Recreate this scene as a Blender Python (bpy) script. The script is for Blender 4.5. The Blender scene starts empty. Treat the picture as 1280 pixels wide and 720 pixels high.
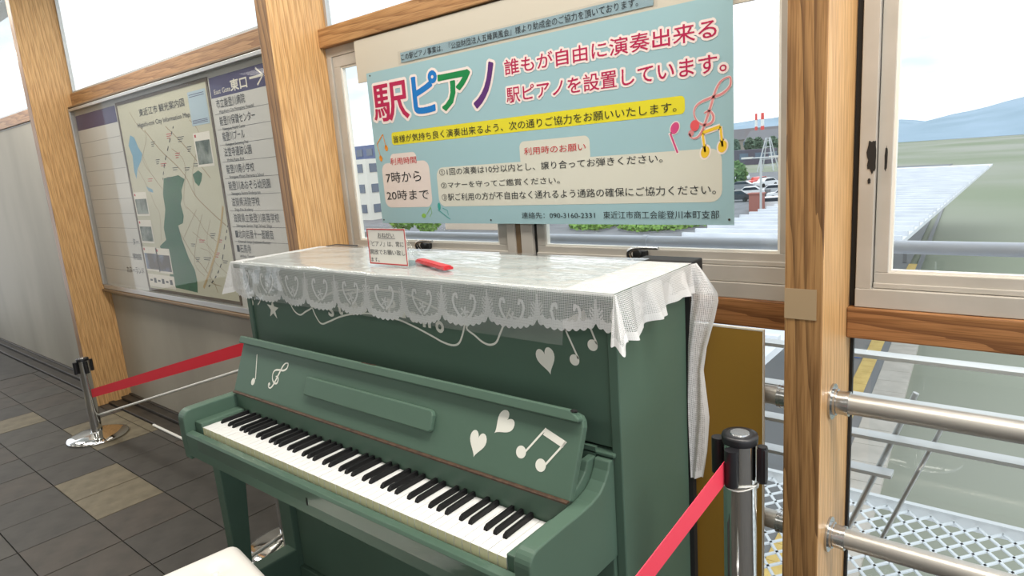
import bpy, math, random
import numpy as np
from mathutils import Vector, Matrix, noise
random.seed(7)
SC = bpy.context.scene
COL = SC.collection
# ------------------------------------------------------------------ camera
CAM = Vector((1.97512, -0.81900, 1.47548))
FPX = 809.6
R0 = Vector((0.77315722, 0.63008696, -0.07223808))
R1 = Vector((0.06766336, -0.19520171, -0.97842627))
R2 = Vector((-0.63059463, 0.75158946, -0.19355541))
cd = bpy.data.cameras.new('camera'); cam = bpy.data.objects.new('camera', cd); COL.objects.link(cam)
cd.sensor_width = 36; cd.lens = 36 * FPX / 1280; cd.clip_start = 0.02; cd.clip_end = 3000
m = Matrix((( R0.x, -R1.x, -R2.x, CAM.x), (R0.y, -R1.y, -R2.y, CAM.y), (R0.z, -R1.z, -R2.z, CAM.z), (0, 0, 0, 1)))
cam.matrix_world = m
SC.camera = cam
SC.view_settings.view_transform = 'Standard'; SC.view_settings.look = 'None'
SC.view_settings.gamma = 1; SC.view_settings.use_curve_mapping = False
SC.view_settings.exposure = 0.22
# ------------------------------------------------------------------ world: bright overcast
SKY = 1.9
w = bpy.data.worlds.new('overcast_sky'); SC.world = w; w.use_nodes = True
nt = w.node_tree; nt.nodes.clear()
def N(t, **k):
    n = nt.nodes.new(t)
    for a, b in k.items(): setattr(n, a, b)
    return n
out = N('ShaderNodeOutputWorld'); bg = N('ShaderNodeBackground'); bg.inputs[1].default_value = SKY
tc = N('ShaderNodeTexCoord'); mp = N('ShaderNodeMapping'); mp.inputs['Scale'].default_value = (1.5, 1.5, 5)
nz = N('ShaderNodeTexNoise'); nz.inputs['Scale'].default_value = 2.2; nz.inputs['Detail'].default_value = 5
cr = N('ShaderNodeValToRGB'); cr.color_ramp.elements[0].position = .38; cr.color_ramp.elements[1].position = .6
cr.color_ramp.elements[0].color = (.45, .52, .60, 1); cr.color_ramp.elements[1].color = (.97, .98, 1, 1)
nt.links.new(tc.outputs['Generated'], mp.inputs[0]); nt.links.new(mp.outputs[0], nz.inputs[0])
nt.links.new(nz.outputs[0], cr.inputs[0]); nt.links.new(cr.outputs[0], bg.inputs[0]); nt.links.new(bg.outputs[0], out.inputs[0])
LAMP_W = {.12: 20.0, -2.6: 10.0}     # luminaires over the window side / the far side
LAMP_COLOR = (1.0, .95, .87)
SC.cycles.use_denoising = True
SC.cycles.max_bounces = 8; SC.cycles.transparent_max_bounces = 24
SC.cycles.caustics_reflective = False; SC.cycles.caustics_refractive = False

# ------------------------------------------------------------------ helpers
def ray(u, v):
    a = (u - 640) / FPX; b = (v - 360) / FPX
    return R0 * a + R1 * b + R2
def ony(u, v, y):
    d = ray(u, v); return CAM + d * ((y - CAM.y) / d.y)
def onz(u, v, z):
    d = ray(u, v); return CAM + d * ((z - CAM.z) / d.z)
def lin(c):
    return tuple((x / 12.92 if x <= .04045 else ((x + .055) / 1.055) ** 2.4) for x in c)
def rgb(r, g, b): return lin((r / 255, g / 255, b / 255))

class MB:
    def __init__(s): s.v = []; s.f = []; s.m = []; s.sm = []
    def add(s, vs, fs, mi=0, smooth=False):
        o = len(s.v); s.v += [tuple(v) for v in vs]
        for f in fs: s.f.append([i + o for i in f]); s.m.append(mi); s.sm.append(smooth)
        return s
    def box(s, x0, x1, y0, y1, z0, z1, mi=0):
        if x0 > x1: x0, x1 = x1, x0
        if y0 > y1: y0, y1 = y1, y0
        if z0 > z1: z0, z1 = z1, z0
        return s.add([(x0,y0,z0),(x1,y0,z0),(x1,y1,z0),(x0,y1,z0),(x0,y0,z1),(x1,y0,z1),(x1,y1,z1),(x0,y1,z1)],
              [(0,3,2,1),(4,5,6,7),(0,1,5,4),(1,2,6,5),(2,3,7,6),(3,0,4,7)], mi)
    def prism(s, poly, fn, a, b, mi=0):
        """poly: 2-D outline; fn(p, q, t) -> 3-D; extruded from t=a to t=b"""
        n = len(poly)
        vs = [fn(p, q, a) for p, q in poly] + [fn(p, q, b) for p, q in poly]
        return s.add(vs, [list(range(n))[::-1], list(range(n, 2*n))] + [(i, (i+1) % n, n + (i+1) % n, n + i) for i in range(n)], mi)
    def tube(s, pts, r, n=12, mi=0, caps=True):
        pts = [Vector(p) for p in pts]; rr = r if isinstance(r, (list, tuple)) else [r] * len(pts)
        vs = []; fs = []; up = None
        for i, p in enumerate(pts):
            t = (pts[min(i+1, len(pts)-1)] - pts[max(i-1, 0)]).normalized()
            if up is None: up = t.orthogonal().normalized()
            up = (up - t * up.dot(t)).normalized(); b = t.cross(up)
            for k in range(n):
                a = 2 * math.pi * k / n
                vs.append(p + (up * math.cos(a) + b * math.sin(a)) * rr[i])
        for i in range(len(pts) - 1):
            for k in range(n):
                fs.append((i*n+k, i*n+(k+1) % n, (i+1)*n+(k+1) % n, (i+1)*n+k))
        s.add(vs, fs, mi, True)
        if caps:
            s.add(vs[:n], [list(range(n))[::-1]], mi); s.add(vs[-n:], [list(range(n))], mi)
        return s
    def lathe(s, prof, c, n=24, mi=0):
        vs = []; fs = []
        for r, z in prof:
            for k in range(n):
                a = 2*math.pi*k/n; vs.append((c[0]+r*math.cos(a), c[1]+r*math.sin(a), c[2]+z))
        for i in range(len(prof)-1):
            for k in range(n): fs.append((i*n+k, i*n+(k+1) % n, (i+1)*n+(k+1) % n, (i+1)*n+k))
        s.add(vs, fs, mi, True)
        s.add(vs[:n], [list(range(n))[::-1]], mi); s.add(vs[-n:], [list(range(n))], mi)
        return s
    def mesh(s, name, mats):
        me = bpy.data.meshes.new(name); me.from_pydata(s.v, [], s.f)
        for mt in (mats if isinstance(mats, (list, tuple)) else [mats]): me.materials.append(mt)
        for p, mi, sm in zip(me.polygons, s.m, s.sm): p.material_index = mi; p.use_smooth = sm
        me.update(); return me
def link(name, me, parent=None, loc=None):
    o = bpy.data.objects.new(name, me); COL.objects.link(o)
    if loc is not None: o.location = loc
    if parent is not None: o.parent = parent
    return o
def obj(name, mb, mats, parent=None, bevel=0, seg=2):
    """one mesh object; children are written in world coordinates, so the parent's offset is taken off"""
    me = mb.mesh(name, mats)
    if parent is not None:
        off = world_loc(parent)
        if off.length > 0: me.transform(Matrix.Translation(-off))
    o = link(name, me, parent)
    if bevel:
        b = o.modifiers.new('bevel', 'BEVEL'); b.width = bevel; b.segments = seg; b.limit_method = 'ANGLE'; b.angle_limit = math.radians(40)
        b.harden_normals = False
    return o
def world_loc(o):
    l = Vector((0, 0, 0))
    while o is not None: l += o.location; o = o.parent
    return l
def thing(name, label, cat, loc=(0, 0, 0), group=None):
    o = bpy.data.objects.new(name, None); COL.objects.link(o); o.location = loc; o.empty_display_size = .1
    return tag(o, label, cat, group)
def tag(o, label, cat, group=None, kind=None):
    o['label'] = label; o['category'] = cat
    if group: o['group'] = group
    if kind: o['kind'] = kind
    return o
def struct(o, label=None):
    o['kind'] = 'structure'
    if label: o['label'] = label
    return o
def recenter(o, base):
    """move a one-mesh thing's origin to its base"""
    base = Vector(base); o.data.transform(Matrix.Translation(-base)); o.location = base
    return o
def smooth(pts, k=6, closed=False):
    P = [Vector(p) for p in pts]; n = len(P); out = []
    rng = range(n) if closed else range(n - 1)
    for i in rng:
        p0 = P[(i-1) % n] if closed or i > 0 else P[0]; p1 = P[i]; p2 = P[(i+1) % n]
        p3 = P[(i+2) % n] if closed or i + 2 < n else P[-1]
        for j in range(k):
            t = j / k
            out.append(.5 * ((2*p1) + (-p0+p2)*t + (2*p0-5*p1+4*p2-p3)*t*t + (-p0+3*p1-3*p2+p3)*t**3))
    if not closed: out.append(P[-1])
    return out
def ribbon(mb, pts, wd, fn, mi=0):
    """flat stroke of width wd (or list) along 2-D pts, placed by fn(p,q,0)"""
    pts = [Vector((p[0], p[1])) for p in pts]; vs = []; n = len(pts)
    for i, p in enumerate(pts):
        t = pts[min(i+1, n-1)] - pts[max(i-1, 0)]
        if t.length < 1e-9: t = Vector((1, 0))
        t.normalize(); nn = Vector((-t.y, t.x)); ww = (wd[i] if isinstance(wd, list) else wd) / 2
        a = p + nn * ww; b = p - nn * ww
        vs += [fn(a.x, a.y, 0), fn(b.x, b.y, 0)]
    mb.add(vs, [(2*i, 2*i+1, 2*i+3, 2*i+2) for i in range(n-1)], mi)
def poly(mb, pts, fn, mi=0):
    mb.add([fn(p[0], p[1], 0) for p in pts], [list(range(len(pts)))], mi)
def ell(cx, cy, rx, ry, rot=0, n=20):
    c, s_ = math.cos(rot), math.sin(rot)
    return [(cx + rx*math.cos(a)*c - ry*math.sin(a)*s_, cy + rx*math.cos(a)*s_ + ry*math.sin(a)*c) for a in [2*math.pi*k/n for k in range(n)]]
def rrect(x0, x1, y0, y1, r, n=5):
    pts = []
    for cx, cy, a0 in ((x1-r, y1-r, 0), (x0+r, y1-r, 90), (x0+r, y0+r, 180), (x1-r, y0+r, 270)):
        for k in range(n+1):
            a = math.radians(a0 + 90*k/n); pts.append((cx + r*math.cos(a), cy + r*math.sin(a)))
    return pts

# ------------------------------------------------------------------ materials
def mat(name, col, rough=.5, metal=0., noise_amt=0., noise_scale=8., col2=None, bump=0., bscale=60., spec=.5, coat=0., stretch=(1, 1, 1), detail=4, lo=.35, hi=.65, emis=None, coords='Object'):
    m = bpy.data.materials.new(name); m.use_nodes = True; t = m.node_tree; L = t.links
    p = t.nodes['Principled BSDF']; p.inputs['Base Color'].default_value = (*col, 1); p.inputs['Roughness'].default_value = rough
    p.inputs['Metallic'].default_value = metal; p.inputs['Specular IOR Level'].default_value = spec
    p.inputs['Coat Weight'].default_value = coat; p.inputs['Coat Roughness'].default_value = .12
    if emis: p.inputs['Emission Color'].default_value = (*emis[0], 1); p.inputs['Emission Strength'].default_value = emis[1]
    if col2 or bump:
        c = t.nodes.new('ShaderNodeTexCoord'); mp = t.nodes.new('ShaderNodeMapping'); mp.inputs['Scale'].default_value = stretch
        L.new(c.outputs[coords], mp.inputs[0])
    if col2:
        n = t.nodes.new('ShaderNodeTexNoise'); n.inputs['Scale'].default_value = noise_scale; n.inputs['Detail'].default_value = detail
        r = t.nodes.new('ShaderNodeValToRGB'); r.color_ramp.elements[0].position = lo; r.color_ramp.elements[1].position = hi
        r.color_ramp.elements[0].color = (*col, 1); r.color_ramp.elements[1].color = (*col2, 1)
        L.new(mp.outputs[0], n.inputs[0]); L.new(n.outputs[0], r.inputs[0]); L.new(r.outputs[0], p.inputs['Base Color'])
    if bump:
        n2 = t.nodes.new('ShaderNodeTexNoise'); n2.inputs['Scale'].default_value = bscale; n2.inputs['Detail'].default_value = 3
        b = t.nodes.new('ShaderNodeBump'); b.inputs['Strength'].default_value = bump; b.inputs['Distance'].default_value = .002
        L.new(mp.outputs[0], n2.inputs[0]); L.new(n2.outputs[0], b.inputs['Height']); L.new(b.outputs[0], p.inputs['Normal'])
    return m
def wood(name, c1, c2, c3, axis='Z', scale=14, rough=.42, dist=7):
    """oak: stretched growth bands with fine pores"""
    m = bpy.data.materials.new(name); m.use_nodes = True; t = m.node_tree; L = t.links; p = t.nodes['Principled BSDF']
    p.inputs['Roughness'].default_value = rough
    c = t.nodes.new('ShaderNodeTexCoord'); mp = t.nodes.new('ShaderNodeMapping')
    st = {'Z': (1, 1, .07), 'X': (.07, 1, 1)}[axis]; mp.inputs['Scale'].default_value = st
    L.new(c.outputs['Object'], mp.inputs[0])
    sn = t.nodes.new('ShaderNodeTexWave'); sn.wave_type = 'BANDS'; sn.bands_direction = 'DIAGONAL'; sn.wave_profile = 'SAW'
    sn.inputs['Scale'].default_value = scale; sn.inputs['Distortion'].default_value = dist; sn.inputs['Detail'].default_value = 3; sn.inputs['Detail Scale'].default_value = 1.1
    L.new(mp.outputs[0], sn.inputs[0])
    r = t.nodes.new('ShaderNodeValToRGB'); e = r.color_ramp.elements; e[0].position = 0; e[0].color = (*c1, 1); e[1].position = 1; e[1].color = (*c3, 1)
    x = e.new(.45); x.color = (*c2, 1)
    L.new(sn.outputs[0], r.inputs[0])
    # pores
    mp2 = t.nodes.new('ShaderNodeMapping'); mp2.inputs['Scale'].default_value = {'Z': (1, 1, .03), 'X': (.03, 1, 1)}[axis]
    L.new(c.outputs['Object'], mp2.inputs[0])
    n1 = t.nodes.new('ShaderNodeTexNoise'); n1.inputs['Scale'].default_value = 260; n1.inputs['Detail'].default_value = 2
    L.new(mp2.outputs[0], n1.inputs[0])
    mx = t.nodes.new('ShaderNodeMix'); mx.data_type = 'RGBA'; mx.blend_type = 'MULTIPLY'; mx.inputs[0].default_value = .55
    r2 = t.nodes.new('ShaderNodeValToRGB'); r2.color_ramp.elements[0].position = .38; r2.color_ramp.elements[0].color = (.45, .36, .28, 1); r2.color_ramp.elements[1].position = .56; r2.color_ramp.elements[1].color = (1, 1, 1, 1)
    L.new(n1.outputs[0], r2.inputs[0]); L.new(r.outputs[0], mx.inputs[6]); L.new(r2.outputs[0], mx.inputs[7]); L.new(mx.outputs[2], p.inputs['Base Color'])
    b = t.nodes.new('ShaderNodeBump'); b.inputs['Strength'].default_value = .15; b.inputs['Distance'].default_value = .001
    L.new(n1.outputs[0], b.inputs['Height']); L.new(b.outputs[0], p.inputs['Normal'])
    return m
def clear(name, refl=.5, rough=.02, tint=(1, 1, 1), bump=0., bscale=6, stretch=(1, 1, 1), base=.04, haze=None, hazecol=(1, 1, 1)):
    """thin clear sheet: transparent with a Fresnel gloss"""
    m = bpy.data.materials.new(name); m.use_nodes = True; t = m.node_tree; t.nodes.clear(); L = t.links
    o = t.nodes.new('ShaderNodeOutputMaterial'); tr = t.nodes.new('ShaderNodeBsdfTransparent'); tr.inputs[0].default_value = (*tint, 1)
    gl = t.nodes.new('ShaderNodeBsdfGlossy'); gl.inputs['Roughness'].default_value = rough
    fr = t.nodes.new('ShaderNodeLayerWeight'); fr.inputs[0].default_value = .5
    pw = t.nodes.new('ShaderNodeMath'); pw.operation = 'POWER'; pw.inputs[1].default_value = 4.5
    L.new(fr.outputs['Facing'], pw.inputs[0])
    ml = t.nodes.new('ShaderNodeMath'); ml.operation = 'MULTIPLY_ADD'; ml.inputs[1].default_value = refl; ml.inputs[2].default_value = base
    mx = t.nodes.new('ShaderNodeMixShader')
    L.new(pw.outputs[0], ml.inputs[0]); L.new(ml.outputs[0], mx.inputs[0]); L.new(tr.outputs[0], mx.inputs[1]); L.new(gl.outputs[0], mx.inputs[2])
    last = mx
    if haze:
        df = t.nodes.new('ShaderNodeBsdfDiffuse'); df.inputs[0].default_value = (*hazecol, 1)
        m2 = t.nodes.new('ShaderNodeMixShader'); m2.inputs[0].default_value = haze
        L.new(mx.outputs[0], m2.inputs[1]); L.new(df.outputs[0], m2.inputs[2]); last = m2
    L.new(last.outputs[0], o.inputs[0])
    if bump:
        c = t.nodes.new('ShaderNodeTexCoord'); mp = t.nodes.new('ShaderNodeMapping'); mp.inputs['Scale'].default_value = stretch
        n = t.nodes.new('ShaderNodeTexNoise'); n.inputs['Scale'].default_value = bscale; n.inputs['Detail'].default_value = 3; n.inputs['Distortion'].default_value = 1.2
        b = t.nodes.new('ShaderNodeBump'); b.inputs['Strength'].default_value = bump; b.inputs['Distance'].default_value = .01
        L.new(c.outputs['Object'], mp.inputs[0]); L.new(mp.outputs[0], n.inputs[0]); L.new(n.outputs[0], b.inputs['Height']); L.new(b.outputs[0], gl.inputs['Normal'])
    return m
M = {}
M['green'] = mat('green_paint', (.078, .134, .098), .46, col2=(.084, .144, .107), noise_scale=3, bump=.08, bscale=40, spec=.3)
M['white_key'] = mat('key_white', (.80, .80, .79), .22)
M['key_front'] = mat('key_front_cream', rgb(222, 217, 178), .4)
M['black_key'] = mat('key_black', (.008, .008, .009), .42, spec=.25)
M['white_vinyl'] = mat('white_sticker', rgb(226, 226, 216), .5)
M['oak'] = wood('oak_side_lit', rgb(204, 156, 100), rgb(218, 174, 118), rgb(224, 182, 128), 'Z', 26, dist=3)  # post sides: window light put into a paler oak colour
M['oak_front_shaded'] = wood('oak_front_shaded', rgb(112, 80, 48), rgb(158, 118, 74), rgb(166, 126, 80), 'Z', 17, dist=9)  # post fronts: same oak, backlit shade put into the colour
M['oak_beam'] = wood('oak_beam', rgb(146, 104, 64), rgb(174, 130, 84), rgb(180, 138, 92), 'X', 17, dist=9)
M['red_oak'] = wood('red_oak_beam', rgb(116, 77, 46), rgb(154, 108, 66), rgb(164, 116, 74), 'X', 15, dist=9)
M['frame'] = mat('painted_alu_frame', rgb(184, 178, 169), .45, col2=rgb(172, 166, 156), noise_scale=6)
M['frame_brown'] = mat('brown_strip', rgb(120, 98, 72), .5)
M['gap'] = mat('dark_gap', rgb(30, 28, 26), .7)
M['alu'] = mat('bare_aluminium', rgb(190, 190, 188), .35, .6)
M['chip'] = mat('bare_patch', rgb(28, 26, 24), .6)
M['glass'] = clear('window_glass', .55, .0, (.97, .985, .98))
M['acrylic'] = clear('clear_acrylic', .8, .03, (.97, .98, .98))
M['case_glass'] = clear('case_glass', .2, .02, (.95, .95, .94), bump=.02, bscale=2, base=.01)
M['vinyl'] = clear('clear_vinyl', .9, .06, (.95, .97, .97), bump=.35, bscale=9, stretch=(.8, 3.2, 1), base=.05, haze=.06)
M['steel'] = mat('stainless_pipe', rgb(168, 165, 158), .42, .7, col2=rgb(180, 177, 170), noise_scale=4)
M['chrome'] = mat('chrome', (.75, .75, .74), .06, 1.)
M['zinc'] = mat('zinc_flange', rgb(190, 192, 192), .22, .95)
M['black'] = mat('black_plastic', (.012, .012, .014), .35)
M['blackm'] = mat('matt_black', (.01, .01, .01), .7)
M['belt'] = mat('red_belt_lit', rgb(242, 64, 88), .6, bump=.1, bscale=300)  # light falling on this belt is put into its brighter colour
M['belt_l'] = mat('red_webbing', rgb(228, 18, 44), .6)
M['rope'] = mat('white_cord', rgb(225, 225, 218), .5)
M['mustard'] = mat('mustard_board', rgb(138, 103, 34), .5)
M['mustard_edge'] = mat('board_edge', rgb(205, 198, 185), .5)
M['poster'] = mat('poster_blue', rgb(150, 182, 188), .3, coat=.35)
M['beige'] = mat('beige_board', rgb(196, 188, 172), .5)
M['strip'] = mat('strip_blue_grey', rgb(146, 170, 178), .4)
M['tape'] = clear('clear_tape', .3, .1, (.97, .97, .97), base=.01)
M['outline'] = mat('text_halo', rgb(228, 214, 208), .45)
M['crimson'] = mat('ink_crimson', rgb(172, 22, 72), .4)
M['blue'] = mat('ink_blue', rgb(0, 110, 182), .4)
M['inkgreen'] = mat('ink_green', rgb(0, 122, 62), .4)
M['purple'] = mat('ink_purple', rgb(84, 36, 104), .4)
M['yellow'] = mat('print_yellow', rgb(214, 202, 40), .4, coat=.3)
M['pinkbox'] = mat('print_pale_pink', rgb(216, 202, 194), .4, coat=.3)
M['creambox'] = mat('print_cream', rgb(204, 202, 188), .4, coat=.3)
M['ink'] = mat('ink_black', rgb(24, 28, 32), .5)
M['inkred'] = mat('ink_red', rgb(190, 36, 44), .5)
M['n_orange'] = mat('print_orange', rgb(226, 140, 44), .4)
M['n_lime'] = mat('print_lime', rgb(130, 176, 70), .4)
M['n_teal'] = mat('print_teal', rgb(44, 150, 140), .4)
M['n_mag'] = mat('print_magenta', rgb(196, 70, 120), .4)
M['n_pink'] = mat('print_rose', rgb(206, 130, 130), .4)
M['n_red'] = mat('print_coral', rgb(214, 84, 88), .4)
M['n_yel'] = mat('print_gold', rgb(226, 186, 48), .4)
M['paper'] = mat('paper', rgb(236, 232, 222), .6)
M['redborder'] = mat('red_border', rgb(190, 60, 62), .5)
M['signwhite'] = mat('sign_white', rgb(214, 213, 208), .45)
M['indigo'] = mat('sign_indigo', rgb(62, 58, 104), .45)
M['map'] = mat('map_cream', rgb(202, 200, 178), .5)
M['mapframe'] = mat('map_brown_frame', rgb(92, 78, 62), .5)
M['forest'] = mat('map_forest', rgb(18, 84, 42), .5, col2=rgb(28, 98, 52), noise_scale=30)
M['lake'] = mat('map_lake', rgb(118, 168, 196), .5)
M['road'] = mat('map_road', rgb(168, 150, 118), .5)
M['road2'] = mat('map_highway', rgb(190, 164, 112), .5)
M['qrpanel'] = mat('map_info_panel', rgb(178, 200, 214), .5)
M['photo'] = mat('map_photo', rgb(60, 76, 60), .5, col2=rgb(150, 158, 150), noise_scale=9, lo=.4, hi=.6)
M['photo2'] = mat('map_photo_dusk', rgb(70, 60, 52), .5, col2=rgb(120, 140, 170), noise_scale=8, lo=.4, hi=.6)
M['wallpanel'] = mat('grey_wall_panel', rgb(168, 163, 150), .6, col2=rgb(148, 143, 130), noise_scale=1.6, stretch=(1, 1, .35), detail=6)
M['sill'] = mat('dark_sill', rgb(62, 56, 48), .5, col2=rgb(44, 40, 34), noise_scale=10)
M['grout'] = mat('floor_grout', rgb(42, 40, 37), .8)
TILES = [mat('tile_' + n, c, .62, col2=c2, noise_scale=9, detail=8, bump=.5, bscale=28) for n, c, c2 in (
    ('charcoal', rgb(66, 63, 58), rgb(54, 51, 47)), ('slate', rgb(73, 70, 64), rgb(60, 57, 52)), ('brown', rgb(74, 67, 60), rgb(58, 54, 48)))]
TILE_BEIGE = mat('tile_beige', rgb(116, 108, 88), .6, col2=rgb(98, 90, 72), noise_scale=14, detail=7, bump=.4, bscale=28)
M['stool'] = mat('white_leatherette', rgb(232, 228, 222), .42, bump=.12, bscale=160)
M['darkwood'] = mat('dark_wood', rgb(40, 28, 20), .4)
M['hinge'] = mat('brown_hinge', rgb(92, 68, 52), .45, .3, col2=rgb(66, 50, 40), noise_scale=60)
M['inner'] = mat('dark_interior', (.02, .03, .025), .8)
M['pen'] = mat('red_plastic', rgb(196, 38, 48), .35)
M['ceiling'] = mat('ceiling_panel', rgb(225, 223, 218), .8)
M['lamp_body'] = mat('lamp_housing', rgb(235, 235, 232), .5)
M['lamp_tube'] = mat('lamp_tube', (1, 1, 1), .5, emis=((1, .96, .9), 3.0))
M['mesh'] = mat('galvanised_mesh', rgb(206, 212, 216), .5, .2)
M['rail'] = mat('galvanised_rail', rgb(198, 202, 204), .5, .15)
M['pipe_grey'] = mat('grey_guard_pipe', rgb(188, 193, 204), .45)

def lace_mat():
    m = bpy.data.materials.new('white_lace'); m.use_nodes = True; t = m.node_tree; t.nodes.clear(); L = t.links
    o = t.nodes.new('ShaderNodeOutputMaterial'); tr = t.nodes.new('ShaderNodeBsdfTransparent')
    df = t.nodes.new('ShaderNodeBsdfDiffuse'); df.inputs[0].default_value = (.88, .88, .88, 1)
    tl = t.nodes.new('ShaderNodeBsdfTranslucent'); tl.inputs[0].default_value = (.88, .88, .88, 1)
    ms = t.nodes.new('ShaderNodeMixShader'); ms.inputs[0].default_value = .3
    L.new(df.outputs[0], ms.inputs[1]); L.new(tl.outputs[0], ms.inputs[2])
    at = t.nodes.new('ShaderNodeAttribute'); at.attribute_name = 'dens'
    c = t.nodes.new('ShaderNodeAttribute'); c.attribute_name = 'cloth_uv'
    vo = t.nodes.new('ShaderNodeTexVoronoi'); vo.feature = 'DISTANCE_TO_EDGE'; vo.inputs['Scale'].default_value = 290; vo.inputs['Randomness'].default_value = .12
    L.new(c.outputs['Vector'], vo.inputs['Vector'])
    lt = t.nodes.new('ShaderNodeMath'); lt.operation = 'LESS_THAN'; lt.inputs[1].default_value = .17
    L.new(vo.outputs['Distance'], lt.inputs[0])
    # a thread is always there; the holes close as the attribute rises
    mx = t.nodes.new('ShaderNodeMath'); mx.operation = 'MULTIPLY_ADD'; mx.inputs[1].default_value = .75; 
    L.new(lt.outputs[0], mx.inputs[0]); L.new(at.outputs['Fac'], mx.inputs[2]); mx.use_clamp = True
    ml = t.nodes.new('ShaderNodeMath'); ml.operation = 'MULTIPLY'; ml.inputs[1].default_value = .93; L.new(mx.outputs[0], ml.inputs[0])
    mm = t.nodes.new('ShaderNodeMixShader'); L.new(ml.outputs[0], mm.inputs[0]); L.new(tr.outputs[0], mm.inputs[1]); L.new(ms.outputs[0], mm.inputs[2])
    L.new(mm.outputs[0], o.inputs[0]); return m
M['lace'] = lace_mat()

# ------------------------------------------------------------------ text
_font_ob = None
def text_mesh(s, bold=0.):
    c = bpy.data.curves.new('lettering', 'FONT'); c.body = s; c.size = 1; c.offset = bold; c.resolution_u = 3
    o = bpy.data.objects.new('lettering', c); COL.objects.link(o)
    dg = bpy.context.evaluated_depsgraph_get(); dg.update()
    me = bpy.data.meshes.new_from_object(o.evaluated_get(dg)); bpy.data.objects.remove(o); bpy.data.curves.remove(c)
    return me
def grown(me, r, ax, az, step):
    """letters thickened by r metres: filled cells of a fine grid, merged into row strips"""
    V = np.array([(v.co.x*ax, v.co.y*az) for v in me.vertices]); cnt = {}
    for p in me.polygons:
        for e in p.edge_keys: cnt[e] = cnt.get(e, 0) + 1
    x0, y0 = V.min(0) - r - 2*step; x1, y1 = V.max(0) + r + 2*step
    nx = int((x1-x0)/step)+1; ny = int((y1-y0)/step)+1
    gx = x0 + (np.arange(nx)+.5)*step; gy = y0 + (np.arange(ny)+.5)*step; G = np.zeros((ny, nx), bool)
    def win(P, pad):
        a = P.min(0) - pad; b = P.max(0) + pad
        return max(0, int((a[0]-x0)/step)), min(nx, int((b[0]-x0)/step)+1), max(0, int((a[1]-y0)/step)), min(ny, int((b[1]-y0)/step)+1)
    for (i, j), c in cnt.items():
        if c > 1: continue
        P, Q_ = V[i], V[j]; i0, i1, j0, j1 = win(np.array([P, Q_]), r+step)
        X, Y = np.meshgrid(gx[i0:i1], gy[j0:j1]); d = Q_-P; L2 = max(1e-14, d@d)
        t = np.clip(((X-P[0])*d[0] + (Y-P[1])*d[1])/L2, 0, 1)
        G[j0:j1, i0:i1] |= (X-P[0]-t*d[0])**2 + (Y-P[1]-t*d[1])**2 < r*r
    for p in me.polygons:
        vs = list(p.vertices)
        for k in range(1, len(vs)-1):
            A, B, C_ = V[vs[0]], V[vs[k]], V[vs[k+1]]; i0, i1, j0, j1 = win(np.array([A, B, C_]), 0)
            X, Y = np.meshgrid(gx[i0:i1], gy[j0:j1])
            def sg(P, Q_): return (X-Q_[0])*(P[1]-Q_[1]) - (P[0]-Q_[0])*(Y-Q_[1])
            a, b, c = sg(A, B), sg(B, C_), sg(C_, A)
            G[j0:j1, i0:i1] |= ((a >= 0) & (b >= 0) & (c >= 0)) | ((a <= 0) & (b <= 0) & (c <= 0))
    vs = []; fs = []
    for j in range(ny):
        row = np.concatenate([[0], G[j].astype(np.int8), [0]]); df = np.diff(row)
        for a, b in zip(np.where(df == 1)[0], np.where(df == -1)[0]):
            o = len(vs); xa, xb = (x0+a*step)/ax, (x0+b*step)/ax; ya, yb = (y0+j*step)/az, (y0+(j+1)*step)/az
            vs += [(xa, ya, 0), (xb, ya, 0), (xb, yb, 0), (xa, yb, 0)]; fs.append((o, o+1, o+2, o+3))
    m2 = bpy.data.meshes.new('lettering'); m2.from_pydata(vs, [], fs); return m2
def put_text(s, mt, parent, fn, x0, x1, z0, z1, bold=0., name='lettering', ref=None, shear=0., halo=None):
    """fit text to a box on a plane; fn(a, b, t) -> 3-D"""
    base = text_mesh(s)
    bold_, halo_ = bold, halo
    xs = [v.co.x for v in base.vertices]; ys = [v.co.y for v in base.vertices]
    a0, a1, b0, b1 = min(xs), max(xs), min(ys), max(ys)
    off = world_loc(parent)
    ax = (x1-x0)/(a1-a0); az = (z1-z0)/(b1-b0)
    def emit(me, t, mm):
        for v in me.vertices:
            q = (v.co.y - b0) / (b1 - b0) * (z1 - z0)
            v.co = Vector(fn(x0 + (v.co.x - a0) / (a1 - a0) * (x1 - x0) + shear * q, z0 + q, t)) - off
        me.materials.clear(); me.materials.append(mm)
        o = link(name, me, parent); return o
    if halo:
        ho = emit(grown(base, halo, ax, az, .0010), .0003, M['outline']); ho.name = 'halo'
    me = grown(base, bold, ax, az, .0007) if bold else base
    return emit(me, .0008, mt)
def yplane(y):
    return lambda a, b, t: (a, y - t, b)
def px_text(s, mt, parent, y, bl, tr, **k):
    p = ony(*bl, y); q = ony(*tr, y)
    return put_text(s, mt, parent, yplane(y), p.x, q.x, p.z, q.z, **k)

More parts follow.
